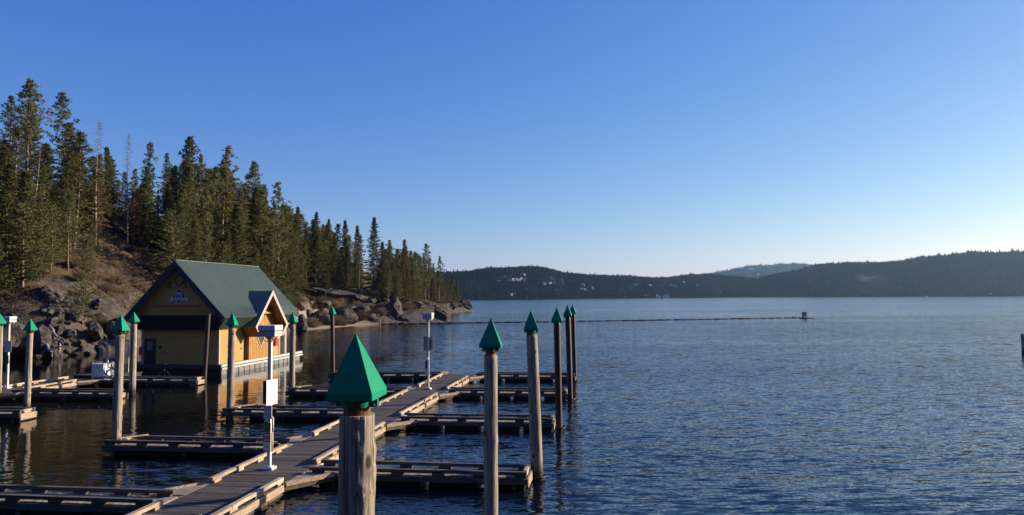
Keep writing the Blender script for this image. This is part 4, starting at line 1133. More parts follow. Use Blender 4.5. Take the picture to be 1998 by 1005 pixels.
text_part('lettering', "COEUR D' ALENE", .21*EK, MT['ink'], crest, (EX,gy-.034,EZc+(zb-EZc)*EK), (1,0,0), (0,0,1), .002)
for o_ in [crest]+[c_ for c_ in crest.children if c_.name.split('.')[0] != 'lettering']:
    o_.data.transform(Matrix.Translation((EX,0,EZc)) @ Matrix.Diagonal((EK,1,EK,1)) @ Matrix.Translation((0,0,-EZc)))
text_part('lettering', "COEUR D'ALENE FIRE DEPARTMENT", .29, MT['redletter'], bh, (.10,gy-.02,5.98), (1,0,0), (0,0,1), .006)
text_part('lettering', "FIRE BOAT - 3", .28, MT['redletter'], bh, (.10,gy-.02,5.60), (1,0,0), (0,0,1), .006)
# front door and fittings
dx = -2.95
b = MB(); b.box(dx-.45,dx+.45,-.06,-.025,ZD,ZD+2.2); fr = b.build('door', MT['door'], bh)
b = MB(); b.box(dx-.27,dx+.27,-.075,-.062,ZD+1.25,ZD+2.0); b.build('door_window', MT['pane_reflect_tint'], fr)
b = MB(); b.box(dx-.02,dx+.02,-.078,-.076,ZD+1.25,ZD+2.0); b.box(dx-.27,dx+.27,-.078,-.076,ZD+1.6,ZD+1.64); b.build('muntin', MT['door'], fr)
b = MB()
b.box(dx-.55,dx-.45,-.07,-.02,ZD,ZD+2.3); b.box(dx+.45,dx+.55,-.07,-.02,ZD,ZD+2.3); b.box(dx-.45,dx+.45,-.07,-.02,ZD+2.2,ZD+2.3)
b.build('door_frame', MT['slate'], bh)
b = MB(); b.box(dx+.86,dx+1.06,-.12,-.03,ZD+1.35,ZD+1.62); b.build('switch_box', MT['dark'], bh)
b = MB(); b.box(dx+1.15,dx+1.24,-.10,-.03,ZD+1.05,ZD+1.16); b.box(dx+1.40,dx+1.50,-.10,-.03,ZD+1.0,ZD+1.12); b.build('outlet_box', MT['cladpanel'], bh)
b = MB(); b.box(dx-1.0,dx-.80,-.14,-.03,ZD+.8,ZD+1.55); b.build('extinguisher_box', MT['red'], bh)
b = MB(); b.tube([(-.1,-.05,3.74),(-.1,-.25,3.72),(-.1,-.28,3.62)], [.03,.03,.07], 8); b.build('wall_lamp', MT['offwhite'], bh)
b = MB(); b.tube([(2.75,-.03,ZD+1.25),(2.75,-.13,ZD+1.25)], .05, 8); b.build('hose_bib', MT['offwhite'], bh)
# window, lights and back door on the right wall
b = MB(); b.box(3.72,3.76,1.95,2.75,2.55,3.35); wf = b.build('window', MT['trim'], bh)
b = MB(); b.box(3.75,3.775,2.07,2.63,2.67,3.23); b.build('pane', MT['glass'], wf)
b = MB(); b.tube([(3.73,3.8,1.95),(3.85,3.8,1.95)], .06, 8); b.build('wall_lamp', MT['dark'], bh)
b = MB(); b.box(3.72,3.765,11.75,12.85,ZD,3.45); dr = b.build('door', MT['door'], bh)
b = MB(); b.box(3.77,3.775,12.05,12.55,2.0,3.0); b.build('door_window', MT['glass'], dr)
b = MB(); b.box(3.72,3.78,11.60,11.75,ZD,3.6); b.box(3.72,3.78,12.85,13.0,ZD,3.6); b.box(3.72,3.78,11.75,12.85,3.45,3.6); b.build('door_frame', MT['trim'], bh)
b = MB(); b.box(3.73,3.95,10.45,11.0,1.75,2.75); b.build('alarm_box', MT['red'], bh)
b = MB(); b.tube([(3.73,13.08,3.4),(3.95,13.08,3.35)], [.05,.1], 8); b.build('wall_lamp', MT['dark'], bh)
# bump-out and arrow shaped dormer
BT = 4.1; DT = 5.2; SC = 7.1; DAP = 7.35; DE = 3.35; DEZ = 3.93; DFL = 2.42; DFZ = 2.95
b = MB(); b.box(3.7, BT, SC-2.45, SC+2.45, ZD, 3.2)
b.slab([(3.7,SC-2.45,3.2),(3.7,SC+2.45,3.2),(3.7,SC+3.1,3.95),(3.7,SC,7.0),(3.7,SC-3.1,3.95)], (BT-3.7,0,0))
k = 0; s = SC-2.45
while s < SC+2.44:                # battens over the boards
    zt = min(7.0, 3.95+(3.1-abs(s-SC))*.98)
    b.box(BT, BT+.03, s-.03, s+.03, ZD, zt-.1, .2); s += .3
b.build('bump_out', MT['siding'], bh)
b = MB(); b.box(3.72,BT+.035,SC-2.53,SC-2.43,ZD,3.0); b.build('corner_board', MT['soffit'], bh)
b = MB()
ti = lambda z: EV*(AP-z)/(AP-EZ)
for s in (-1, 1):
    sl2 = (DAP-DEZ)/DE
    s498 = SC+s*(DAP-EZ)/sl2
    poly = [(DT,SC,DAP),(ti(DAP)-.1,SC,DAP),(EV-.1,s498,EZ),(3.72,SC+s*DE,DEZ),(DT,SC+s*DE,DEZ)]
    nr = Vector((0, s*(DAP-DEZ), DE)).normalized()
    b.slab(poly, -nr*.12)
    for kk in range(7):
        tt = DT-.2-.37*kk
        zt = min(DAP, AP-(AP-EZ)*tt/EV if tt < EV else DAP)
        zt = DAP
        # seams run down the slope, from the ridge or the valley to the eave
        zlow = DEZ
        zmax = DAP if tt > ti(DAP) else None
        if tt < 3.8: continue
        b.beam(Vector((tt,SC,DAP))+nr*.012, Vector((tt,SC+s*DE,zlow))+nr*.012, .05, .035, up=tuple(nr))
b.build('dormer_roof', MT['roof'], bh)
for s in (-1, 1):
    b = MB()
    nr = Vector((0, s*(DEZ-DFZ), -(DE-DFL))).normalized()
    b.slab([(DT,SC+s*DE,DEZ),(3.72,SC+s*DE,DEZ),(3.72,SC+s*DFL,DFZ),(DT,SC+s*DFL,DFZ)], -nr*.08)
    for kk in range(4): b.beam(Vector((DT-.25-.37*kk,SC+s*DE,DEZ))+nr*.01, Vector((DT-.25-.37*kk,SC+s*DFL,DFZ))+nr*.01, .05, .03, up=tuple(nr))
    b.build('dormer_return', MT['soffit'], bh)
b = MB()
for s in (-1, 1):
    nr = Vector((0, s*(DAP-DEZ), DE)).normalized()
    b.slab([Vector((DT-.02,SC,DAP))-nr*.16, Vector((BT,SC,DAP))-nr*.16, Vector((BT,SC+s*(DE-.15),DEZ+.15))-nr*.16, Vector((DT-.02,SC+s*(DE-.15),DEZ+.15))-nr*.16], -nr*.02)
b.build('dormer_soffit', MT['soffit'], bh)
b = MB()
out = [(SC-DFL+.02,DFZ-.08),(SC-DE-.08,DEZ),(SC,DAP+.10),(SC+DE+.08,DEZ),(SC+DFL-.02,DFZ-.08)]
inn = [(SC-DFL+.36,DFZ+.10),(SC-DE+.36,DEZ),(SC,DAP-.40),(SC+DE-.36,DEZ),(SC+DFL-.36,DFZ+.10)]
for i in range(4):
    b.slab([(DT,)+out[i],(DT,)+out[i+1],(DT,)+inn[i+1],(DT,)+inn[i]], (.07,0,0))
inn2 = [(y*.0+SC+(y-SC)*.90, z-.02) for y, z in inn]
b.build('dormer_rake', MT['trim'], bh)
b = MB(); 
b.slab([(BT+.032,SC-.15,4.25),(BT+.032,SC-1.05,3.02),(BT+.032,SC-.15,1.74),(BT+.032,SC+.75,3.02)], (.03,0,0)); kite = b.build('kite_ornament', MT['trim'], bh)
b = MB(); b.slab([(BT+.064,SC-.15,4.10),(BT+.064,SC-.92,3.02),(BT+.064,SC-.15,1.95),(BT+.064,SC+.62,3.02)], (.02,0,0)); b.build('kite_field', MT['slate'], kite)
b = MB(); b.tube([(BT+.03,SC+.25,5.9),(BT+.3,SC+.25,5.85),(BT+.34,SC+.25,5.7)], [.04,.04,.1], 8); b.build('wall_lamp', MT['offwhite'], bh)

# pump cabinet and hoses at the end of the background walkway
pc = O2 + VY*3.6 + UX*.35
t = thing('pump_station', (aty(198, 700, 58.3).x, 58.3, DZ), -DA, 'white pump cabinet with coiled hoses at the end of the background walkway', 'pump cabinet')
b = MB(); b.box(-.55,.45,-.35,.45,.08,1.15); b.box(-.58,.48,-.38,.48,1.15,1.22); b.box(-.5,.4,-.3,.4,0.006,.08); b.build('cabinet', MT['white'], t)
b = MB(); b.box(-.12,.02,-.36,-.352,.92,.98); b.build('latch', MT['dark'], t)
b = MB(); b.tube([(-.5,-.3,1.2),(-.5,-.3,1.36),(.3,-.3,1.36),(.3,-.3,1.2)], .025, 6); b.build('hand_rail', MT['white'], t)
b = MB(); b.tube([(.62,-.1,0),(.62,-.1,1.5)], .04, 8); b.tube([(1.05,-.1,0),(.85,-.1,.95)], .05, 8); b.tube([(.75,-.2,.05),(.58,-.2,.75)], .05, 8); b.build('stand_pipe', MT['white'], t)
for (cx_, cz_, rr_) in ((1.0, 1.12, .27), (.95, .5, .30), (.45, .35, .2)):
    b = MB()
    for q in range(3): b.tube([(cx_+(rr_-.05*q)*math.cos(a*.5236), -.22-.05*q, cz_+(rr_-.05*q)*math.sin(a*.5236)) for a in range(13)], .035, 6)
    b.build('hose_coil', MT['white'], t)
b = MB(); b.tube([(.2,-.5,.03),(.4,-.62,.04),(.6,-.5,.1),(.8,-.62,.04),(1.0,-.5,.12),(1.2,-.6,.03),(.9,-.7,.03),(.5,-.72,.03)], .04, 6); b.build('hose', MT['white'], t)
b = MB(); b.tube([(.3,-.36,.4),(.3,-.42,.4)], .16, 14); b.build('gauge', MT['signwhite'], t)
# wire mesh gate
gp = aty(223, 700, 63.5)
t = thing('mesh_gate', (gp.x, gp.y, 0), -BA, 'tall wire mesh gate in a pale frame left of the boathouse', 'gate')
W2 = 1.33; zb_, zt_ = .45, 3.12
b = MB()
for x in (-W2, -.78, -.66, .70, W2): b.beam((x,0,zb_),(x,0,zt_), .055, .055, up=(0,1,0))
b.beam((-W2,0,zt_),(W2,0,zt_), .055, .055); b.beam((-W2,0,zb_),(W2,0,zb_), .055, .055); b.beam((-.66,0,1.7),(.70,0,1.7), .04, .12); b.beam((-.66,0,2.9),(.70,0,2.9), .04, .04)
b.build('frame', MT['offwhite'], t)
MT['wire'] = surf('galvanised_wire', (.20,.20,.20), (.3,.3,.3), rough=.5, metal=.5)
b = MB(); st = .085
for x0_, x1_ in ((-W2+.03,-.79),(-.64,.68),(.72,W2-.03)):
    k = -40
    while k < 60:
        for sg in (1, -1):
            xa = x0_+k*st; za = zb_
            zz0, zz1 = zb_, zt_
            # a diagonal wire clipped to its panel
            xs_, xe_ = xa, xa+sg*(zz1-zz0)
            t0 = 0.0; t1 = 1.0; dx_ = xe_-xs_
            ta, tb_ = sorted(((x0_-xs_)/dx_, (x1_-xs_)/dx_)); t0 = max(0, ta); t1 = min(1, tb_)
            if t1-t0 > .01: b.beam((xs_+dx_*t0,0,zz0+(zz1-zz0)*t0),(xs_+dx_*t1,0,zz0+(zz1-zz0)*t1), .008, .008)
        k += 1
b.build('wire_mesh', MT['wire'], t)
# short landing joining the background walkway and the boathouse
t = thing('dock_landing', (gp.x, gp.y-2.4, 0), -BA, 'low plank landing below the wire mesh gate', 'dock')
b = MB(); planks(b, -2.4, 1.9, 0, 3.0, z=.42); b.build('deck', MT['plank'], t)
b = MB(); b.box(-2.3,1.8,.1,2.9,-.3,.36); b.build('pontoon', MT['float'], t)

# ------------------------------------------------------------------ log boom with its end float
BMA = atz(480, 640, 0); A0 = Vector((-35.5, 183.5, 0)); A1 = atz(1560, 620.5, 0)
Ln = (A1-A0).length; d = (A1-A0)/Ln; q = 0.0; rb = random.Random(3)
proto = None
bl = MB(); bl.tube([(-1.2,0,0),(-1.1,0,0),(1.1,0,0),(1.2,0,0)], [.12,.20,.19,.12], 8); lm = bl.mesh('boom_log', MT['log'])
while q < Ln:
    o = link('boom_log', lm); tag(o, 'dark floating log in the long boom line across the lake', 'log', 'boom logs chained across the lake')
    sag = math.sin(q/Ln*math.pi)*-1.5
    p = A0+d*(q+1.2)+Vector((d.y, -d.x, 0))*-sag
    o.location = (p.x, p.y+rb.uniform(-.08,.08), rb.uniform(.02,.10)); o.rotation_euler = (0, rb.uniform(-.03,.03), math.atan2(d.y, d.x)+rb.uniform(-.06,.06))
    s_ = rb.uniform(.9,1.08); o.scale = (s_, rb.uniform(.85,1.15), rb.uniform(.8,1.1)); q += 2.45
p = atz(1569.5, 621.5, 0)
t = thing('marker_float', p, 0, 'small raft carrying a square sign at the open end of the log boom', 'marker float')
b = MB(); b.box(-1.3,1.3,-.9,.9,-.1,.22); b.box(1.3,2.6,-.25,.25,-.1,.14); b.build('raft', MT['log'], t)
b = MB(); b.box(-.62,.62,-.05,.05,.62,1.62); sg = b.build('sign_board', MT['signback'], t)
b = MB(); b.box(-.35,.35,-.056,-.051,1.0,1.4); b.build('print_panel', MT['cladpanel'], sg)
for x in (-.58,.58):
    b = MB(); b.box(x-.06,x+.06,-.06,.06,.22,1.66); b.build('post', MT['log'], t)
b = MB(); b.box(-.66,.66,-.07,.07,1.62,1.75); b.box(-.55,.55,-.04,.04,.36,.5); b.build('cross_bar', MT['log'], t)
p = atz(741, 634, 0); 
t = thing('marker_post', (p.x, p.y, 0), 0, 'thin pale post standing in the water at the foot of the rock cliff', 'post')
b = MB(); b.tube([(0,0,-1),(0,0,1.35)], [.16,.14], 8); b.build('shaft', MT['deadwood'], t); b = MB(); b.tube([(0,0,1.35),(0,0,1.45)], [.17,.1], 8); b.build('tip', MT['offwhite'], t)
p = atz(692, 634.5, 0)
t = thing('mooring_buoy', (p.x, p.y, 0), 0, 'small white buoy floating at the edge of the beach', 'buoy')
b = MB(); b.tube([(0,0,-.15),(0,0,-.05),(0,0,.15),(0,0,.3),(0,0,.36)], [.1,.24,.28,.18,.05], 12); b.build('ball', MT['signwhite'], t)
b = MB(); b.tube([(.06*math.cos(a*.785),0,.42+.06*math.sin(a*.785)) for a in range(9)], .015, 5); b.build('ring', MT['dark'], t)

# ------------------------------------------------------------------ rocks
rk = random.Random(21)
def rock_mesh(seed, cuts=11, sub=4):
    rr = random.Random(seed)
    bm = bmesh.new(); bmesh.ops.create_icosphere(bm, subdivisions=sub, radius=1.0)
    pl = []
    for _ in range(cuts):
        n = Vector((rr.gauss(0,1), rr.gauss(0,1), rr.gauss(0,.8))).normalized(); pl.append((n, rr.uniform(.50,.85)))
    for v in bm.verts:
        for n, dd_ in pl:
            e = v.co.dot(n)-dd_
            if e > 0: v.co -= n*e*.99
        s = v.co*1.0
        v.co *= 1 + .05*mnoise.noise(s*1.6+Vector((seed,0,0))) + .035*mnoise.noise(s*5+Vector((0,seed,0))) + .03*mnoise.noise(s*11+Vector((0,seed,0)))
    me = bpy.data.meshes.new('boulder'); bm.to_mesh(me); bm.free(); me.materials.append(MT['rock'])
    return me
RM = [rock_mesh(100+k, 13+k % 6, 4) for k in range(10)]
def rock(x, y, zc, sx, sy, sz, lab, group=None, rot=None, k=None):
    o = link('boulder', RM[rk.randrange(10) if k is None else k]); tag(o, lab, 'boulder', group)
    o.location = (x, y, zc); o.scale = (sx, sy, sz); o.rotation_euler = rot or (rk.uniform(-.3,.3), rk.uniform(-.3,.3), rk.uniform(0,6.28))
    return o
def rock_px(x0, x1, ytop, ybot, Y, lab, group=None, k=None, dep=None, rot=None):
    """boulder filling the given stretch of shore at distance Y"""
    a = aty(x0, ybot, Y); c = aty(x1, ytop, Y)
    wx = abs(c.x-a.x)/2; hz = abs(c.z-a.z)/2
    return rock((a.x+c.x)/2, Y, (a.z+c.z)/2-hz*.12, wx*1.2, dep or max(wx*.9, hz), hz*1.35, lab, group, rot or (rk.uniform(-.15,.15), rk.uniform(-.15,.15), rk.uniform(-.5,.5)), k)
BIG = [(578,599,616,647,150,'dark upright rock just right of the boathouse, left of the beach'),
 (603,648,603,633,170,'broad grey boulder behind the left end of the beach'),
 (652,697,602,634,180,'large dark slab rock behind the right end of the beach'),
 (700,742,606,634,186,'low dark boulder right of the beach'),
 (742,790,585,636,193,'tall cliff block with a sunlit right edge at the waterline'),
 (738,772,612,636,190,'dark block at the foot of the tall cliff block'),
 (786,845,607,631,203,'long low dark rock between the cliff block and the pinkish rock'),
 (832,874,604,631,200,'rounded pinkish rock at the tip of the nearer point'),
 (836,862,596,609,225,'flat topped pale rock above the pinkish rock'),
 (768,802,613,635,191.5,'cracked dark rock at the waterline just right of the tall cliff block'),
 (800,838,614,634,198,'low shelving rock at the water left of the pinkish rock'),
 (845,884,594,611,262,'grey ledge between the two points'),
 (702,738,612,635,185,'squat grey rock touching the right end of the beach'),
 (893,923,583,611,348,'rounded rock knob at the tip of the farther point'),
 (866,900,590,611,342,'dark rock left of the knob on the farther point'),
 (826,872,588,611,330,'dark cliff band behind the nearer point'),
 (790,834,586,610,318,'dark cliff band farther left behind the nearer point'),
 (586,640,560,574,178,'dark outcrop on the slope right of the boathouse roof'),
 (618,690,568,580,186,'layered dark outcrop in the middle of the mossy slope'),
 (672,728,572,584,196,'dark outcrop under the pines above the beach'),
 (596,652,588,602,176,'low dark ledge under the mossy strip on the slope'),
 (680,742,590,606,195,'broken ledge between the slope and the low dark boulder'),
 (0,62,625,698,84.5,'big dark waterside outcrop behind the left lamp post'),
 (6,44,612,640,88,'low grey outcrop above the left waterside rocks'),
 (62,108,640,695,85.5,'black shaded block left of the driftwood roots'),
 (168,203,630,660,92,'large streaked boulder at the right end of the rubble pile'),
 (205,258,625,668,96,'dark sloping rock behind the wire mesh gate'),
 (66,82,690,700,83.4,'small pale stone standing alone in the water')]
for k, r_ in enumerate(BIG): rock_px(*r_[:5], r_[5], k=k % 8)
RG = 'angular stones in the rubble pile on the left shore'
for k in range(130):
    px = rk.uniform(84, 206); Y = 84.3+max(0, px-100)/105*5.5+rk.random()**1.3*11
    x = aty(px, 600, Y).x; z, d_ = ground(x, Y)
    s_ = rk.uniform(.35,.85)*(1.5 if rk.random() < .18 else 1)
    if d_ < -.6: continue
    rock(x, Y, max(z, 0)+.12*s_, s_*1.3, s_*.9, s_*.75, 'angular grey stone in the rubble pile between the left piling and the mesh gate', RG)
RG2 = 'dark rocks scattered over the slope above the left shore'
for k in range(16):
    px = rk.choice([rk.uniform(-20,70), rk.uniform(200,330)]); Y = rk.uniform(92, 128)
    x = aty(px, 600, Y).x; z, d_ = ground(x, Y)
    if d_ < 1: continue
    s_ = rk.uniform(.3,.8); rock(x, Y, z+.1*s_, s_*1.3, s_, s_*.7, 'grey rock half buried in the dry grass slope on the left', RG2)
RG3 = 'rocks scattered along the rocky shore behind the beach'
for k in range(150):
    px = rk.uniform(575, 918); Y = interp([(575,155),(640,172),(700,186),(780,196),(840,206),(850,262),(870,300),(905,338),(918,350)], px)+rk.random()**1.4*20
    x = aty(px, 600, Y).x; z, d_ = ground(x, Y)
    if d_ < .3: continue
    s_ = rk.uniform(.4,1.35)*(Y/190)**.7*(1.5 if rk.random() < .2 else 1); rock(x, Y, z+.15*s_, s_*1.5, s_*1.1, s_*.65, 'weathered grey brown rock on the rocky shore right of the boathouse', RG3)
RG4 = 'pale stones along the waterline below the cliff'
for k in range(22):
    px = rk.uniform(660, 800); c = atz(px, 634.0-(px-660)*.012, 0)
    s_ = rk.uniform(.2,.5); rock(c.x, c.y+rk.uniform(.5,2), .12, s_*1.6, s_, s_*.8, 'small pale stone at the waterline near the log boom', RG4)

# driftwood roots on the rubble
def driftwood(x0, y0, x1, y1, Y, lab, roots, seed):
    rr = random.Random(seed)
    a = aty(x0, y0, Y); c = aty(x1, y1, Y-.6); t = thing('driftwood', c, 0, lab, 'driftwood')
    pts = [a.lerp(c, k/6)-c+Vector((rr.uniform(-.14,.14), rr.uniform(-.1,.1), rr.uniform(-.08,.08))) for k in range(7)]
    b = MB(); b.tube(pts, [.05,.16,.19,.17,.15,.12,.07], 9); b.build('stem', MT['deadwood'], t)
    for k in range(roots):
        s_ = pts[rr.randrange(2,7)]; dd_ = Vector((rr.uniform(-1,1), rr.uniform(-.6,.2), rr.uniform(-.6,.5)))
        b = MB(); b.tube([s_, s_+dd_*.5, s_+dd_*.9+Vector((0,0,-.25)), s_+dd_*1.1+Vector((0,0,-.5))], [.07,.06,.035,.012], 6); b.build('root', MT['deadwood'], t)
driftwood(97, 634, 113, 664, 86.3, 'thick pale driftwood trunk lying down the rubble pile', 6, 1)
driftwood(86, 664, 101, 694, 84.6, 'pale forked driftwood root standing at the waterline', 5, 2)
driftwood(117, 668, 114, 692, 85.2, 'bleached curved root hanging to the water below the driftwood trunk', 5, 3)

# ------------------------------------------------------------------ trees
rt = random.Random(77)
def tuft(b, p, sz, tn, dirv, n=7, flat=0.0):
    """burst of needle blades"""
    for _ in range(n):
        v = Vector((rt.gauss(0,1), rt.gauss(0,1), rt.gauss(0,1)*(1-flat)))
        v.normalize(); v = (v*.9+dirv*.75).normalized()
        w_ = v.cross(Vector((rt.gauss(0,1), rt.gauss(0,1), rt.gauss(0,1)))).normalized()*sz*rt.uniform(.10,.20)
        L_ = sz*rt.uniform(.7,1.25)
        b.add([p-w_*.35, p+v*L_*.55-w_, p+v*L_, p+v*L_*.55+w_], [(0,1,2,3)], min(1, max(0, tn+rt.uniform(-.25,.25))))
def make_tree(kind, seed, H=20.0):
    """returns trunk mesh, crown mesh builders for a tree H metres tall"""
    rt.seed(seed)
    tr = MB(); cr = MB(); tw = MB()
    lean = Vector((rt.uniform(-.4,.4), rt.uniform(-.4,.4), 0))
    r0 = {'tall':.27,'pine':.27,'fir':.24,'sparse':.22,'dead':.2,'brown':.22,'young':.2}[kind]
    ax = lambda f: lean*f*f + Vector((math.sin(f*5+seed)*.12, math.cos(f*4+seed)*.12, H*f))
    tr.tube([ax(k/12)-(Vector((0,0,1.2)) if k == 0 else Vector((0,0,0))) for k in range(13)], [r0*(1-k/12*.93) for k in range(13)], 7)
    if kind == 'tall': start, nb, Rm, prof = rt.uniform(.56,.62), 52, H*.135, lambda f: (1-f)**.75*(.6+.4*min(1, f*4)) + .02
    elif kind == 'pine': start, nb, Rm, prof = rt.uniform(.26,.42), 62, H*.165, lambda f: (1-f)**.85*(.55+.45*min(1, (f)*5)) + .02
    elif kind == 'sparse': start, nb, Rm, prof = rt.uniform(.34,.50), 44, H*.140, lambda f: (1-f)**.8*(.6+.4*min(1, f*4)) + .03
    elif kind == 'fir': start, nb, Rm, prof = .06, 170, H*.20, lambda f: (1-f)**.85 + .02
    elif kind == 'young': start, nb, Rm, prof = .12, 95, H*.20, lambda f: (1-f)**.7 + .04
    elif kind == 'brown': start, nb, Rm, prof = .14, 95, H*.135, lambda f: (1-f)**.75 + .03
    else: start, nb, Rm, prof = .2, 120, H*.12, lambda f: (1-f)**.7*(.5+.5*rt.random()) + .02
    # dead lower limbs on the bare bole
    for k in range(16 if kind in ('pine','sparse','tall') else 5):
        f = rt.uniform(.12, start+.1); a = rt.uniform(0,6.28); L_ = rt.uniform(.4,1.8)
        p = ax(f); dv = Vector((math.cos(a), math.sin(a), rt.uniform(-.2,.25)))
        tr.tube([p, p+dv*L_*.6, p+dv*L_+Vector((0,0,rt.uniform(-.2,.3)))], [.05,.03,.01], 4)
    ga = rt.uniform(0, 6)
    asym = [rt.uniform(.72,1.2) for _ in range(8)]
    for k in range(nb):
        f = start+(1-start)*((k+rt.random())/nb)**(1.0 if kind in ('pine','sparse','tall') else .95)
        f = min(f, .992)
        g = (f-start)/(1-start)
        a = ga+k*2.39996+rt.uniform(-.4,.4)
        L_ = Rm*prof(g)*rt.uniform(.45,1.3)*asym[int(a/6.283*8) % 8]
        if kind in ('pine','sparse','tall') and rt.random() < .14: L_ *= .5
        p = ax(f)
        if kind == 'fir': el0, el1 = .15+.5*g, -.22+.7*g
        elif kind in ('brown',): el0, el1 = .1+.3*g, -.25+.5*g
        elif kind == 'dead': el0, el1 = .0+.5*g, .25+.5*g
        else: el0, el1 = -.05+.7*g, .30+.6*g
        hd = Vector((math.cos(a), math.sin(a), 0))
        p1 = p+hd*L_*.5+Vector((0,0,L_*.5*el0)); p2 = p1+hd*L_*.5+Vector((0,0,L_*.5*el1))
        br = max(.012, .05*(1-g)*L_/Rm+.012)
        tr.tube([p, p1, p2], [br*1.5, br, br*.4], 3, caps=False)
        tn = min(1, max(0, rt.gauss(.5,.22)))
        if kind == 'dead':
            for q in range(7):
                s_ = rt.uniform(.3,1.0); c = p.lerp(p1, s_*2) if s_ < .5 else p1.lerp(p2, s_*2-1)
                dv = (hd*.6+Vector((rt.uniform(-1,1), rt.uniform(-1,1), rt.uniform(-.2,.8)))).normalized()*rt.uniform(.2,.6)
                tw.tube([c, c+dv], [.014,.006], 3, caps=False, tone=rt.random())
            continue
        if kind in ('pine','sparse','tall'):
            nt_ = int(3+4.5*L_/Rm*(.8 if kind == 'sparse' else 1))
            for q in range(nt_):
                s_ = .38+.62*(q+rt.random())/nt_; c = p.lerp(p1, s_*2) if s_ < .5 else p1.lerp(p2, s_*2-1)
                sp = L_*.20*(1.1-s_*.3)
                c = c+Vector((rt.gauss(0,sp), rt.gauss(0,sp), rt.gauss(0,sp*.5)+.05))
                for q2 in range(3):
                    c2 = c+Vector((rt.gauss(0,.17), rt.gauss(0,.17), rt.gauss(0,.13)))
                    tuft(cr, c2, .36, tn, (hd*.4+Vector((0,0,.7))).normalized(), 7)
            tuft(cr, p2, .40, tn+.1, (hd*.7+Vector((0,0,.7))).normalized(), 10)
        else:
            side = Vector((-hd.y, hd.x, 0))
            nt_ = int(5+14*L_/Rm)
            if kind == 'brown': nt_ = int(nt_*.8)
            for q in range(nt_):
                s_ = .12+.88*(q+rt.random())/nt_; c = p.lerp(p1, s_*2) if s_ < .5 else p1.lerp(p2, s_*2-1)
                wd = L_*.30*(1.05-s_)
                c = c+side*rt.uniform(-wd, wd)+Vector((0,0,rt.uniform(-.16,.05)))
                tuft(cr, c, .40, tn, (hd*.9+side*rt.uniform(-.6,.6)+Vector((0,0,-.15))).normalized(), 7, .55)
    # leader
    if kind != 'dead':
        for q in range(9): tuft(cr, ax(.93+.075*q/9), .34*(1-q*.06), .5, Vector((0,0,1)), 5)
    return tr, cr, tw
TV = {}
def variants(kind, n, crown_mat, trunk_mat):
    out = []
    for k in range(n):
        tr, cr, tw = make_tree(kind, 1000+hash(kind) % 1 + k*31 + {'tall':7,'pine':1,'sparse':2,'fir':3,'young':4,'brown':5,'dead':6}[kind]*177)
        out.append((tr.mesh(kind+'_trunk', trunk_mat), cr.mesh(kind+'_crown', crown_mat) if kind != 'dead' else tw.mesh(kind+'_twigs', MT['twig'])))
    TV[kind] = out
variants('pine', 5, MT['pine_needles'], MT['bark'])
variants('tall', 3, MT['pine_needles'], MT['bark'])
variants('sparse', 4, MT['pine_needles'], MT['bark'])
variants('fir', 5, MT['fir_needles'], MT['bark'])
variants('young', 3, MT['pine_needles'], MT['bark'])
variants('brown', 3, MT['dead_needles'], MT['bark'])
variants('dead', 3, MT['twig'], MT['deadwood'])
tree_count = 0
KN = {'tall':'pine_tree','pine':'pine_tree','sparse':'pine_tree','fir':'fir_tree','young':'young_pine_tree','brown':'withered_pine_tree','dead':'dead_tree'}
def tree(kind, x, y, z, h, lab, group=None, wide=1.0, v=None):
    global tree_count
    tree_count += 1
    tm, cm = TV[kind][rt.randrange(len(TV[kind])) if v is None else v % len(TV[kind])]
    t = thing(KN[kind], (x, y, z), rt.uniform(0,6.28), lab, 'tree', group)
    s_ = h/20.0; t.scale = (s_*wide, s_*wide, s_)
    t.rotation_euler = (rt.gauss(0,.022), rt.gauss(0,.022), rt.uniform(0,6.28))
    link('trunk', tm, t); link('crown' if kind != 'dead' else 'bare_branches', cm, t)
    return t
def tree_px(kind, px, ytop, Y, lab, group=None, wide=1.0, v=None, basez=None, minh=4):
    tp = aty(px, ytop, Y); z, d_ = ground(tp.x, Y)
    if basez is not None: z = basez
    h = tp.z-z
    if d_ < 1.0 or h < minh: return False
    tree(kind, tp.x, Y, z, h, lab, group, wide, v); return True
rt.seed(5)
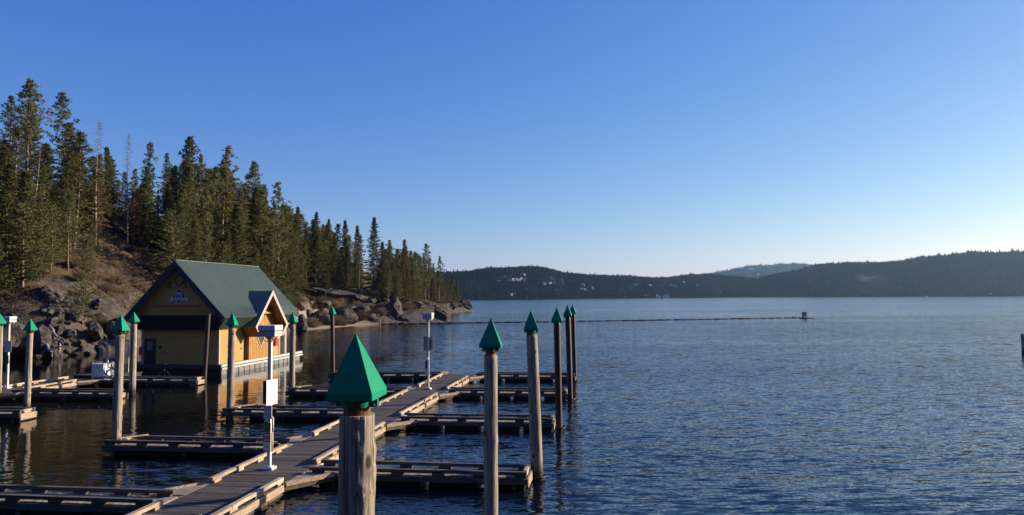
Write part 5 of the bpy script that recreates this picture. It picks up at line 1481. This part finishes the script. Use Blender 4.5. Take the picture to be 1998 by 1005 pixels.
HERO = [
 ('tall',62,155,112,'tallest pine with a pale bare trunk, at the left on the skyline',1.0,0),
 ('pine',20,190,118,'tall pine just left of the tallest pale trunked pine',1.0,1),
 ('pine',-6,212,116,'pine cut by the left photo edge on the skyline',1.0,2),
 ('sparse',131,183,118,'tall narrow pine right of the tallest pine',1.0,0),
 ('dead',190,240,116,'tall reddish dead tree with a pointed bare top',1.0,0),
 ('brown',186,300,117,'rust brown withered pine around the pointed dead tree',1.25,0),
 ('dead',252,262,128,'tall bare grey snag on the grass slope left of the boathouse roof',.8,1),
 ('brown',262,330,130,'rust brown withered pine beside the tall bare snag',1.1,1),
 ('fir',160,290,125,'dark fir between the narrow pine and the reddish dead tree',1.0,0),
 ('fir',215,288,128,'dark fir between the reddish dead tree and the bare snag',1.0,1),
 ('pine',290,279,140,'bushy pine right of the bare snag on the skyline',.9,3),
 ('sparse',327,300,150,'short narrow topped pine between two taller pines',.7,1),
 ('tall',371,270,140,'tall open crowned pine above the left half of the boathouse roof',1.0,2),
 ('pine',396,304,150,'pine close behind the right side of the open crowned pine',.8,4),
 ('sparse',446,291,146,'tall layered pine above the middle of the boathouse roof',1.1,3),
 ('tall',492,318,152,'tall tuft crowned pine with long bare trunk above the right half of the roof',.9,0),
 ('pine',515,362,160,'smaller dark pine between the two tall pines right of the roof ridge',.8,0),
 ('sparse',546,357,160,'straight trunked pine above the right end of the boathouse roof',.9,1),
 ('young',165,468,93,'small olive green pine growing at the waterside rocks',.75,0),
 ('young',84,322,96,'olive green pine with leaning pale trunk behind the left lamp',.62,1),
 ('brown',20,330,97,'half bare pine with grey limbs at the left photo edge',.9,2),
 ('fir',575,403,190,'pointed fir right of the straight trunked pine',.9,2),
 ('fir',612,414,205,'dark pointed fir above the slope outcrop',.9,3),
 ('fir',640,427,215,'slim fir, third of the pointed firs above the slope',.8,4),
 ('fir',672,430,225,'pointed fir above the right end of the beach',.9,0),
 ('fir',700,440,235,'lower fir left of the tall layered fir',.9,1),
 ('fir',728,424,250,'tall layered fir with a thin spire, highest right of the beach',.95,2),
 ('pine',758,470,255,'rounded pine right of the layered spire fir',1.0,1),
 ('pine',790,469,270,'broad pine above the tall cliff block',1.1,2),
 ('pine',830,477,305,'dense pine standing apart near the tip of the hill',1.1,3),
 ('pine',857,501,322,'last full sized pine at the right end of the hill',1.0,4),
 ('fir',880,538,342,'small dark fir on the farther point',1.0,3),
 ('fir',892,546,346,'smallest fir, rightmost on the farther point',1.0,4)]
for (kd, px, yt, Y, lab, wd, v) in HERO: tree_px(kd, px, yt, Y, lab, None, wd, v)
ENV = [(-160,170),(-40,190),(0,222),(20,205),(60,175),(95,245),(130,200),(160,290),(190,275),(215,292),(250,300),(290,285),(325,310),(370,285),(410,318),(445,305),(490,335),(515,365),(545,372),(575,405),(610,418),(640,430),(675,434),(700,442),(728,440),(750,472),(790,474),(830,488),(858,510),(880,542),(893,550)]
ZL = lambda px: ('at the left end of the hillside' if px < 150 else 'above the dry grass slope' if px < 330 else 'behind the boathouse roof' if px < 560 else 'above the rocky slope right of the boathouse' if px < 760 else 'near the tip of the wooded hill')
KL = {'tall':'high crowned bare trunked pine in the stand ','pine':'green pine in the dense stand ','sparse':'thin tall pine in the dense stand ','fir':'dark fir in the dense stand ','young':'young olive pine in front of the stand ','brown':'rust brown withered pine in the stand ','dead':'bare dead tree in the stand '}
pos = []
def fill(n, p0, p1, ya, yb, dmin, kinds, tmin, tmax, sep=3.2, hmin=7, hmax=27, wide=(.85,1.5)):
    made = tries = 0
    while made < n and tries < n*40:
        tries += 1
        px = rt.uniform(p0, p1); Y = rt.uniform(ya(px), yb(px))
        x = aty(px, 560, Y).x
        d_ = float(inland(np.array([[x, Y]]))[0])
        if d_ < dmin: continue
        if 183 < px < 338 and Y < 131: continue
        if any((x-a)**2+(Y-c)**2 < sep*sep for a, c in pos): continue
        z = terr_z(x, Y, d_)
        by = proj(x, Y, z)[1]
        if (572 < px < 745 and by > 564) or (px >= 745 and by > 594): continue
        yt = interp(ENV, px)+rt.uniform(tmin, tmax)
        h = aty(px, yt, Y).z-z
        if h < hmin: continue
        h = min(h, hmax)
        kd = rt.choices([k for k, _ in kinds], [w_ for _, w_ in kinds])[0]
        pos.append((x, Y)); made += 1
        tree(kd, x, Y, z-.2, h, KL[kd]+ZL(px), 'trees of the wooded hillside', rt.uniform(*wide))
    print('fill', p0, p1, made, 'of', n)
    return made
YB = [(-160,100),(0,98),(150,110),(200,122),(330,126),(400,135),(560,150),(600,172),(650,185),(700,200),(760,208),(800,215),(850,268),(895,322)]
yn = lambda px: interp(YB, px)
MIX = [('fir',3),('pine',5),('sparse',3),('tall',1.2),('young',1),('brown',1)]
MIXB = [('fir',2),('pine',4),('sparse',3),('tall',1.5),('brown',4.2),('young',1.5),('dead',.6)]
MIXC = [('fir',4),('pine',5),('sparse',2),('tall',1),('brown',.7),('young',2),('dead',.4)]
fill(34, -160, 178, lambda p: yn(p), lambda p: yn(p)+26, 7, MIXC, 10, 130)
fill(30, 175, 340, lambda p: yn(p), lambda p: yn(p)+30, 6, MIXB, 8, 110)
fill(95, 330, 565, lambda p: yn(p)-4, lambda p: yn(p)+40, 8, MIX, 8, 110)
fill(110, 560, 790, lambda p: yn(p)-6, lambda p: yn(p)+75, 9, MIX, 5, 75, sep=2.6, hmin=6)
fill(46, 770, 890, lambda p: yn(p), lambda p: yn(p)+70, 4.5, MIX, 6, 50, hmin=5, sep=2.6)
fill(26, 690, 880, lambda p: yn(p)-14, lambda p: yn(p)+12, 5.5, [('fir',3),('young',2),('pine',2)], 30, 75, hmin=5)
fill(16, 330, 570, lambda p: yn(p)-14, lambda p: yn(p)+2, 7, [('young',3),('fir',2),('brown',.6)], 90, 170, hmin=5)
fill(20, 565, 800, lambda p: yn(p)-6, lambda p: yn(p)+8, 9, [('young',3),('fir',2)], 50, 100, hmin=4)
fill(26, -120, 190, lambda p: yn(p)-9, lambda p: yn(p)+4, 5, [('young',4),('brown',1.5),('fir',1),('sparse',1)], 100, 270, hmin=4)
LOW = [('young',4),('fir',4),('pine',1.5)]
fill(44, -150, 182, lambda p: yn(p)-9, lambda p: yn(p)+14, 5, LOW+[('brown',.8)], 90, 260, hmin=4, wide=(1.1,1.8), sep=2.6)
fill(10, 205, 335, lambda p: 131, lambda p: 150, 5, LOW+[('brown',2)], 60, 150, hmin=5, wide=(1.1,1.7), sep=2.6)
fill(46, 330, 572, lambda p: yn(p)-10, lambda p: yn(p)+12, 6, LOW, 55, 165, hmin=4, wide=(1.1,1.8), sep=2.6)
fill(50, 560, 760, lambda p: yn(p)-4, lambda p: yn(p)+34, 8, LOW, 25, 100, hmin=4, wide=(1.05,1.6), sep=2.4)
fill(44, 740, 895, lambda p: yn(p)-8, lambda p: yn(p)+34, 4, LOW, 12, 70, hmin=4, wide=(1.05,1.6), sep=2.4)
print('trees', tree_count)

# ------------------------------------------------------------------ shrubs, grass, fallen wood
def shrub_mesh(seed):
    rr = random.Random(seed); b = MB()
    for k in range(150):
        a = rr.uniform(0,6.28); el = rr.uniform(.25,1.5); L_ = rr.uniform(.5,1.15)
        dv = Vector((math.cos(a)*math.cos(el), math.sin(a)*math.cos(el), math.sin(el)))*L_
        p = Vector((rr.gauss(0,.12), rr.gauss(0,.12), 0)); m = p+dv*.6; e = p+dv+Vector((rr.gauss(0,.15), rr.gauss(0,.15), .05))
        b.tube([p, m, e], [.014,.010,.004], 3, caps=False, tone=rr.random())
        for q in range(3):
            f = m.lerp(e, rr.random()); b.tube([f, f+Vector((rr.gauss(0,.2), rr.gauss(0,.2), rr.uniform(0,.25)))], [.008,.003], 3, caps=False, tone=rr.random())
    return b.mesh('shrub', MT['twig'])
SM = [shrub_mesh(k) for k in range(4)]
def shrub(x, y, s_, lab, group):
    z, d_ = ground(x, y)
    if d_ < 1: return
    o = link('leafless_shrub', SM[rk.randrange(4)]); o.location = (x, y, z-.1); o.scale = (s_*1.3, s_*1.3, s_); o.rotation_euler = (0,0,rk.uniform(0,6))
    tag(o, lab, 'shrub', group)
for k in range(60):
    px = rk.uniform(10, 330); Y = rk.uniform(92,128); shrub(aty(px,600,Y).x, Y, rk.uniform(.8,1.7), 'brown leafless shrub on the dry grass slope left of the boathouse', 'leafless shrubs on the grass slope')
for k in range(14):
    px = rk.uniform(320, 420); Y = rk.uniform(118,128); shrub(aty(px,600,Y).x, Y, rk.uniform(2.0,3.4), 'tall brown leafless shrub behind the boathouse ridge', 'tall shrubs behind the boathouse')
for k in range(95):
    px = rk.uniform(572, 885); Y = yn(px)-rk.uniform(-4,22)*(1 if px < 800 else .6); shrub(aty(px,600,Y).x, Y, rk.uniform(1.0,2.4), 'brown leafless shrub on the rocky slope right of the boathouse', 'leafless shrubs on the rocky slope')
def grass():
    b = MB(); rr = random.Random(9); n = 0
    P = []
    while len(P) < 9000:
        px = rr.uniform(-60, 420); Y = 86+rr.random()**1.2*60; P.append((aty(px,600,Y).x, Y))
    while len(P) < 17000:
        px = rr.uniform(570, 880); Y = interp(YB, px)-rr.uniform(-10,28); P.append((aty(px,600,Y).x, Y))
    A = np.array(P); D = inland(A)
    for (x, y), d_ in zip(P, D):
        if d_ < 3 or fbm(x, y, .12, 2, 4.0) < -.15: continue
        z = terr_z(x, y, d_); tn = rr.random()
        for q in range(4):
            a = rr.uniform(0,6.28); h = rr.uniform(.18,.5); dx_, dy_ = math.cos(a)*.1, math.sin(a)*.1
            lx, ly = rr.gauss(0,.16), rr.gauss(0,.16); ox, oy = rr.gauss(0,.2), rr.gauss(0,.2)
            b.add([(x+ox-dy_*.5,y+oy+dx_*.5,z-.05),(x+ox+dy_*.5,y+oy-dx_*.5,z-.05),(x+ox+lx,y+oy+ly,z+h)], [(0,1,2)], tn)
    o = b.build('dry_grass', MT['dry_grass'], recalc=False); tag(o, 'dry brown grass tufts covering the slopes above the shore', 'grass', kind='stuff')
grass()
for k, (px, Y, L_, an, lab) in enumerate(((598,176,4.0,.2,'pale bleached log lying on the slope above the boathouse roof end'), (610,180,3.4,-.6,'short bleached log lying just above another pale log on the slope'), (752,206,6,.7,'grey fallen trunk leaning down the slope left of the cliff block'), (792,214,6.5,-.8,'thin fallen trunk lying down the bank right of the cliff block'), (812,222,7,-.9,'long fallen trunk on the bank above the long low rock'))):
    x = aty(px, 580, Y).x; z, _ = ground(x, Y)
    t = thing('fallen_log', (x, Y, z+.3), an*.4, lab, 'log')
    b = MB(); pts = [(q*L_/6-L_/2, 0, math.sin(an)*.42*(q*L_/6-L_/2)+rk.uniform(-.06,.06)) for q in range(7)]; b.tube(pts, [.2,.2,.18,.17,.15,.13,.08], 7); b.build('stem', MT['deadwood'], t)
    b = MB()
    for q in (2,4,5): b.tube([pts[q], (pts[q][0]+.3, rk.uniform(-.3,.3), pts[q][2]+rk.uniform(.3,.7))], [.05,.02], 5)
    b.build('branch_stub', MT['deadwood'], t)

# ------------------------------------------------------------------ smoke over the right hill
def smoke():
    p = aty(1700, 541, 1760)
    bm = bmesh.new(); bmesh.ops.create_icosphere(bm, subdivisions=3, radius=1)
    for v in bm.verts: v.co = Vector((v.co.x*50-v.co.z*22, v.co.y*14, v.co.z*20))
    me = bpy.data.meshes.new('chimney_smoke'); bm.to_mesh(me); bm.free()
    m = bpy.data.materials.new('smoke'); m.use_nodes = True; t = m.node_tree; t.nodes.remove(t.nodes['Principled BSDF'])
    v = N(t, 'ShaderNodeVolumePrincipled'); v.inputs['Color'].default_value = (.85,.88,.95,1)
    tc = N(t, 'ShaderNodeTexCoord'); L = t.links.new
    nz_ = N(t, 'ShaderNodeTexNoise'); nz_.inputs['Scale'].default_value = .05; nz_.inputs['Detail'].default_value = 4
    mp = N(t, 'ShaderNodeMapping'); mp.inputs['Scale'].default_value = (.7,1,1.6); mp.inputs['Rotation'].default_value = (0,-.6,0); L(tc.outputs['Object'], mp.inputs[0]); L(mp.outputs[0], nz_.inputs['Vector'])
    g1 = N(t, 'ShaderNodeMapRange'); g1.inputs[1].default_value = .50; g1.inputs[2].default_value = .80; g1.inputs[3].default_value = 0; g1.inputs[4].default_value = .022; L(nz_.outputs['Fac'], g1.inputs[0])
    g2 = N(t, 'ShaderNodeVectorMath', operation='LENGTH'); m5 = N(t, 'ShaderNodeMapping'); m5.inputs['Scale'].default_value = (1/46,1/14,1/19); L(tc.outputs['Object'], m5.inputs[0]); L(m5.outputs[0], g2.inputs[0])
    g3 = N(t, 'ShaderNodeMapRange'); g3.inputs[1].default_value = 1.0; g3.inputs[2].default_value = .2; L(g2.outputs['Value'], g3.inputs[0])
    g4 = N(t, 'ShaderNodeMath', operation='MULTIPLY'); L(g1.outputs[0], g4.inputs[0]); L(g3.outputs[0], g4.inputs[1]); L(g4.outputs[0], v.inputs['Density'])
    L(v.outputs[0], t.nodes['Material Output'].inputs['Volume']); me.materials.append(m)
    o = link('chimney_smoke', me); o.location = p; tag(o, 'thin pale smoke drifting above the trees of the right hand ridge', 'smoke', kind='stuff')
smoke()
# ------------------------------------------------------------------ haze
def haze():
    b = MB(); b.box(-7100, 7100, -450, 7100, -3.5, 310)
    m = bpy.data.materials.new('haze'); m.use_nodes = True; t = m.node_tree; t.nodes.remove(t.nodes['Principled BSDF'])
    v = N(t, 'ShaderNodeVolumePrincipled'); v.inputs['Color'].default_value = (.42,.66,1.0,1); v.inputs['Density'].default_value = .00005; v.inputs['Anisotropy'].default_value = .6
    t.links.new(v.outputs[0], t.nodes['Material Output'].inputs['Volume'])
    o = b.build('haze', m); tag(o, kind='stuff')
haze()
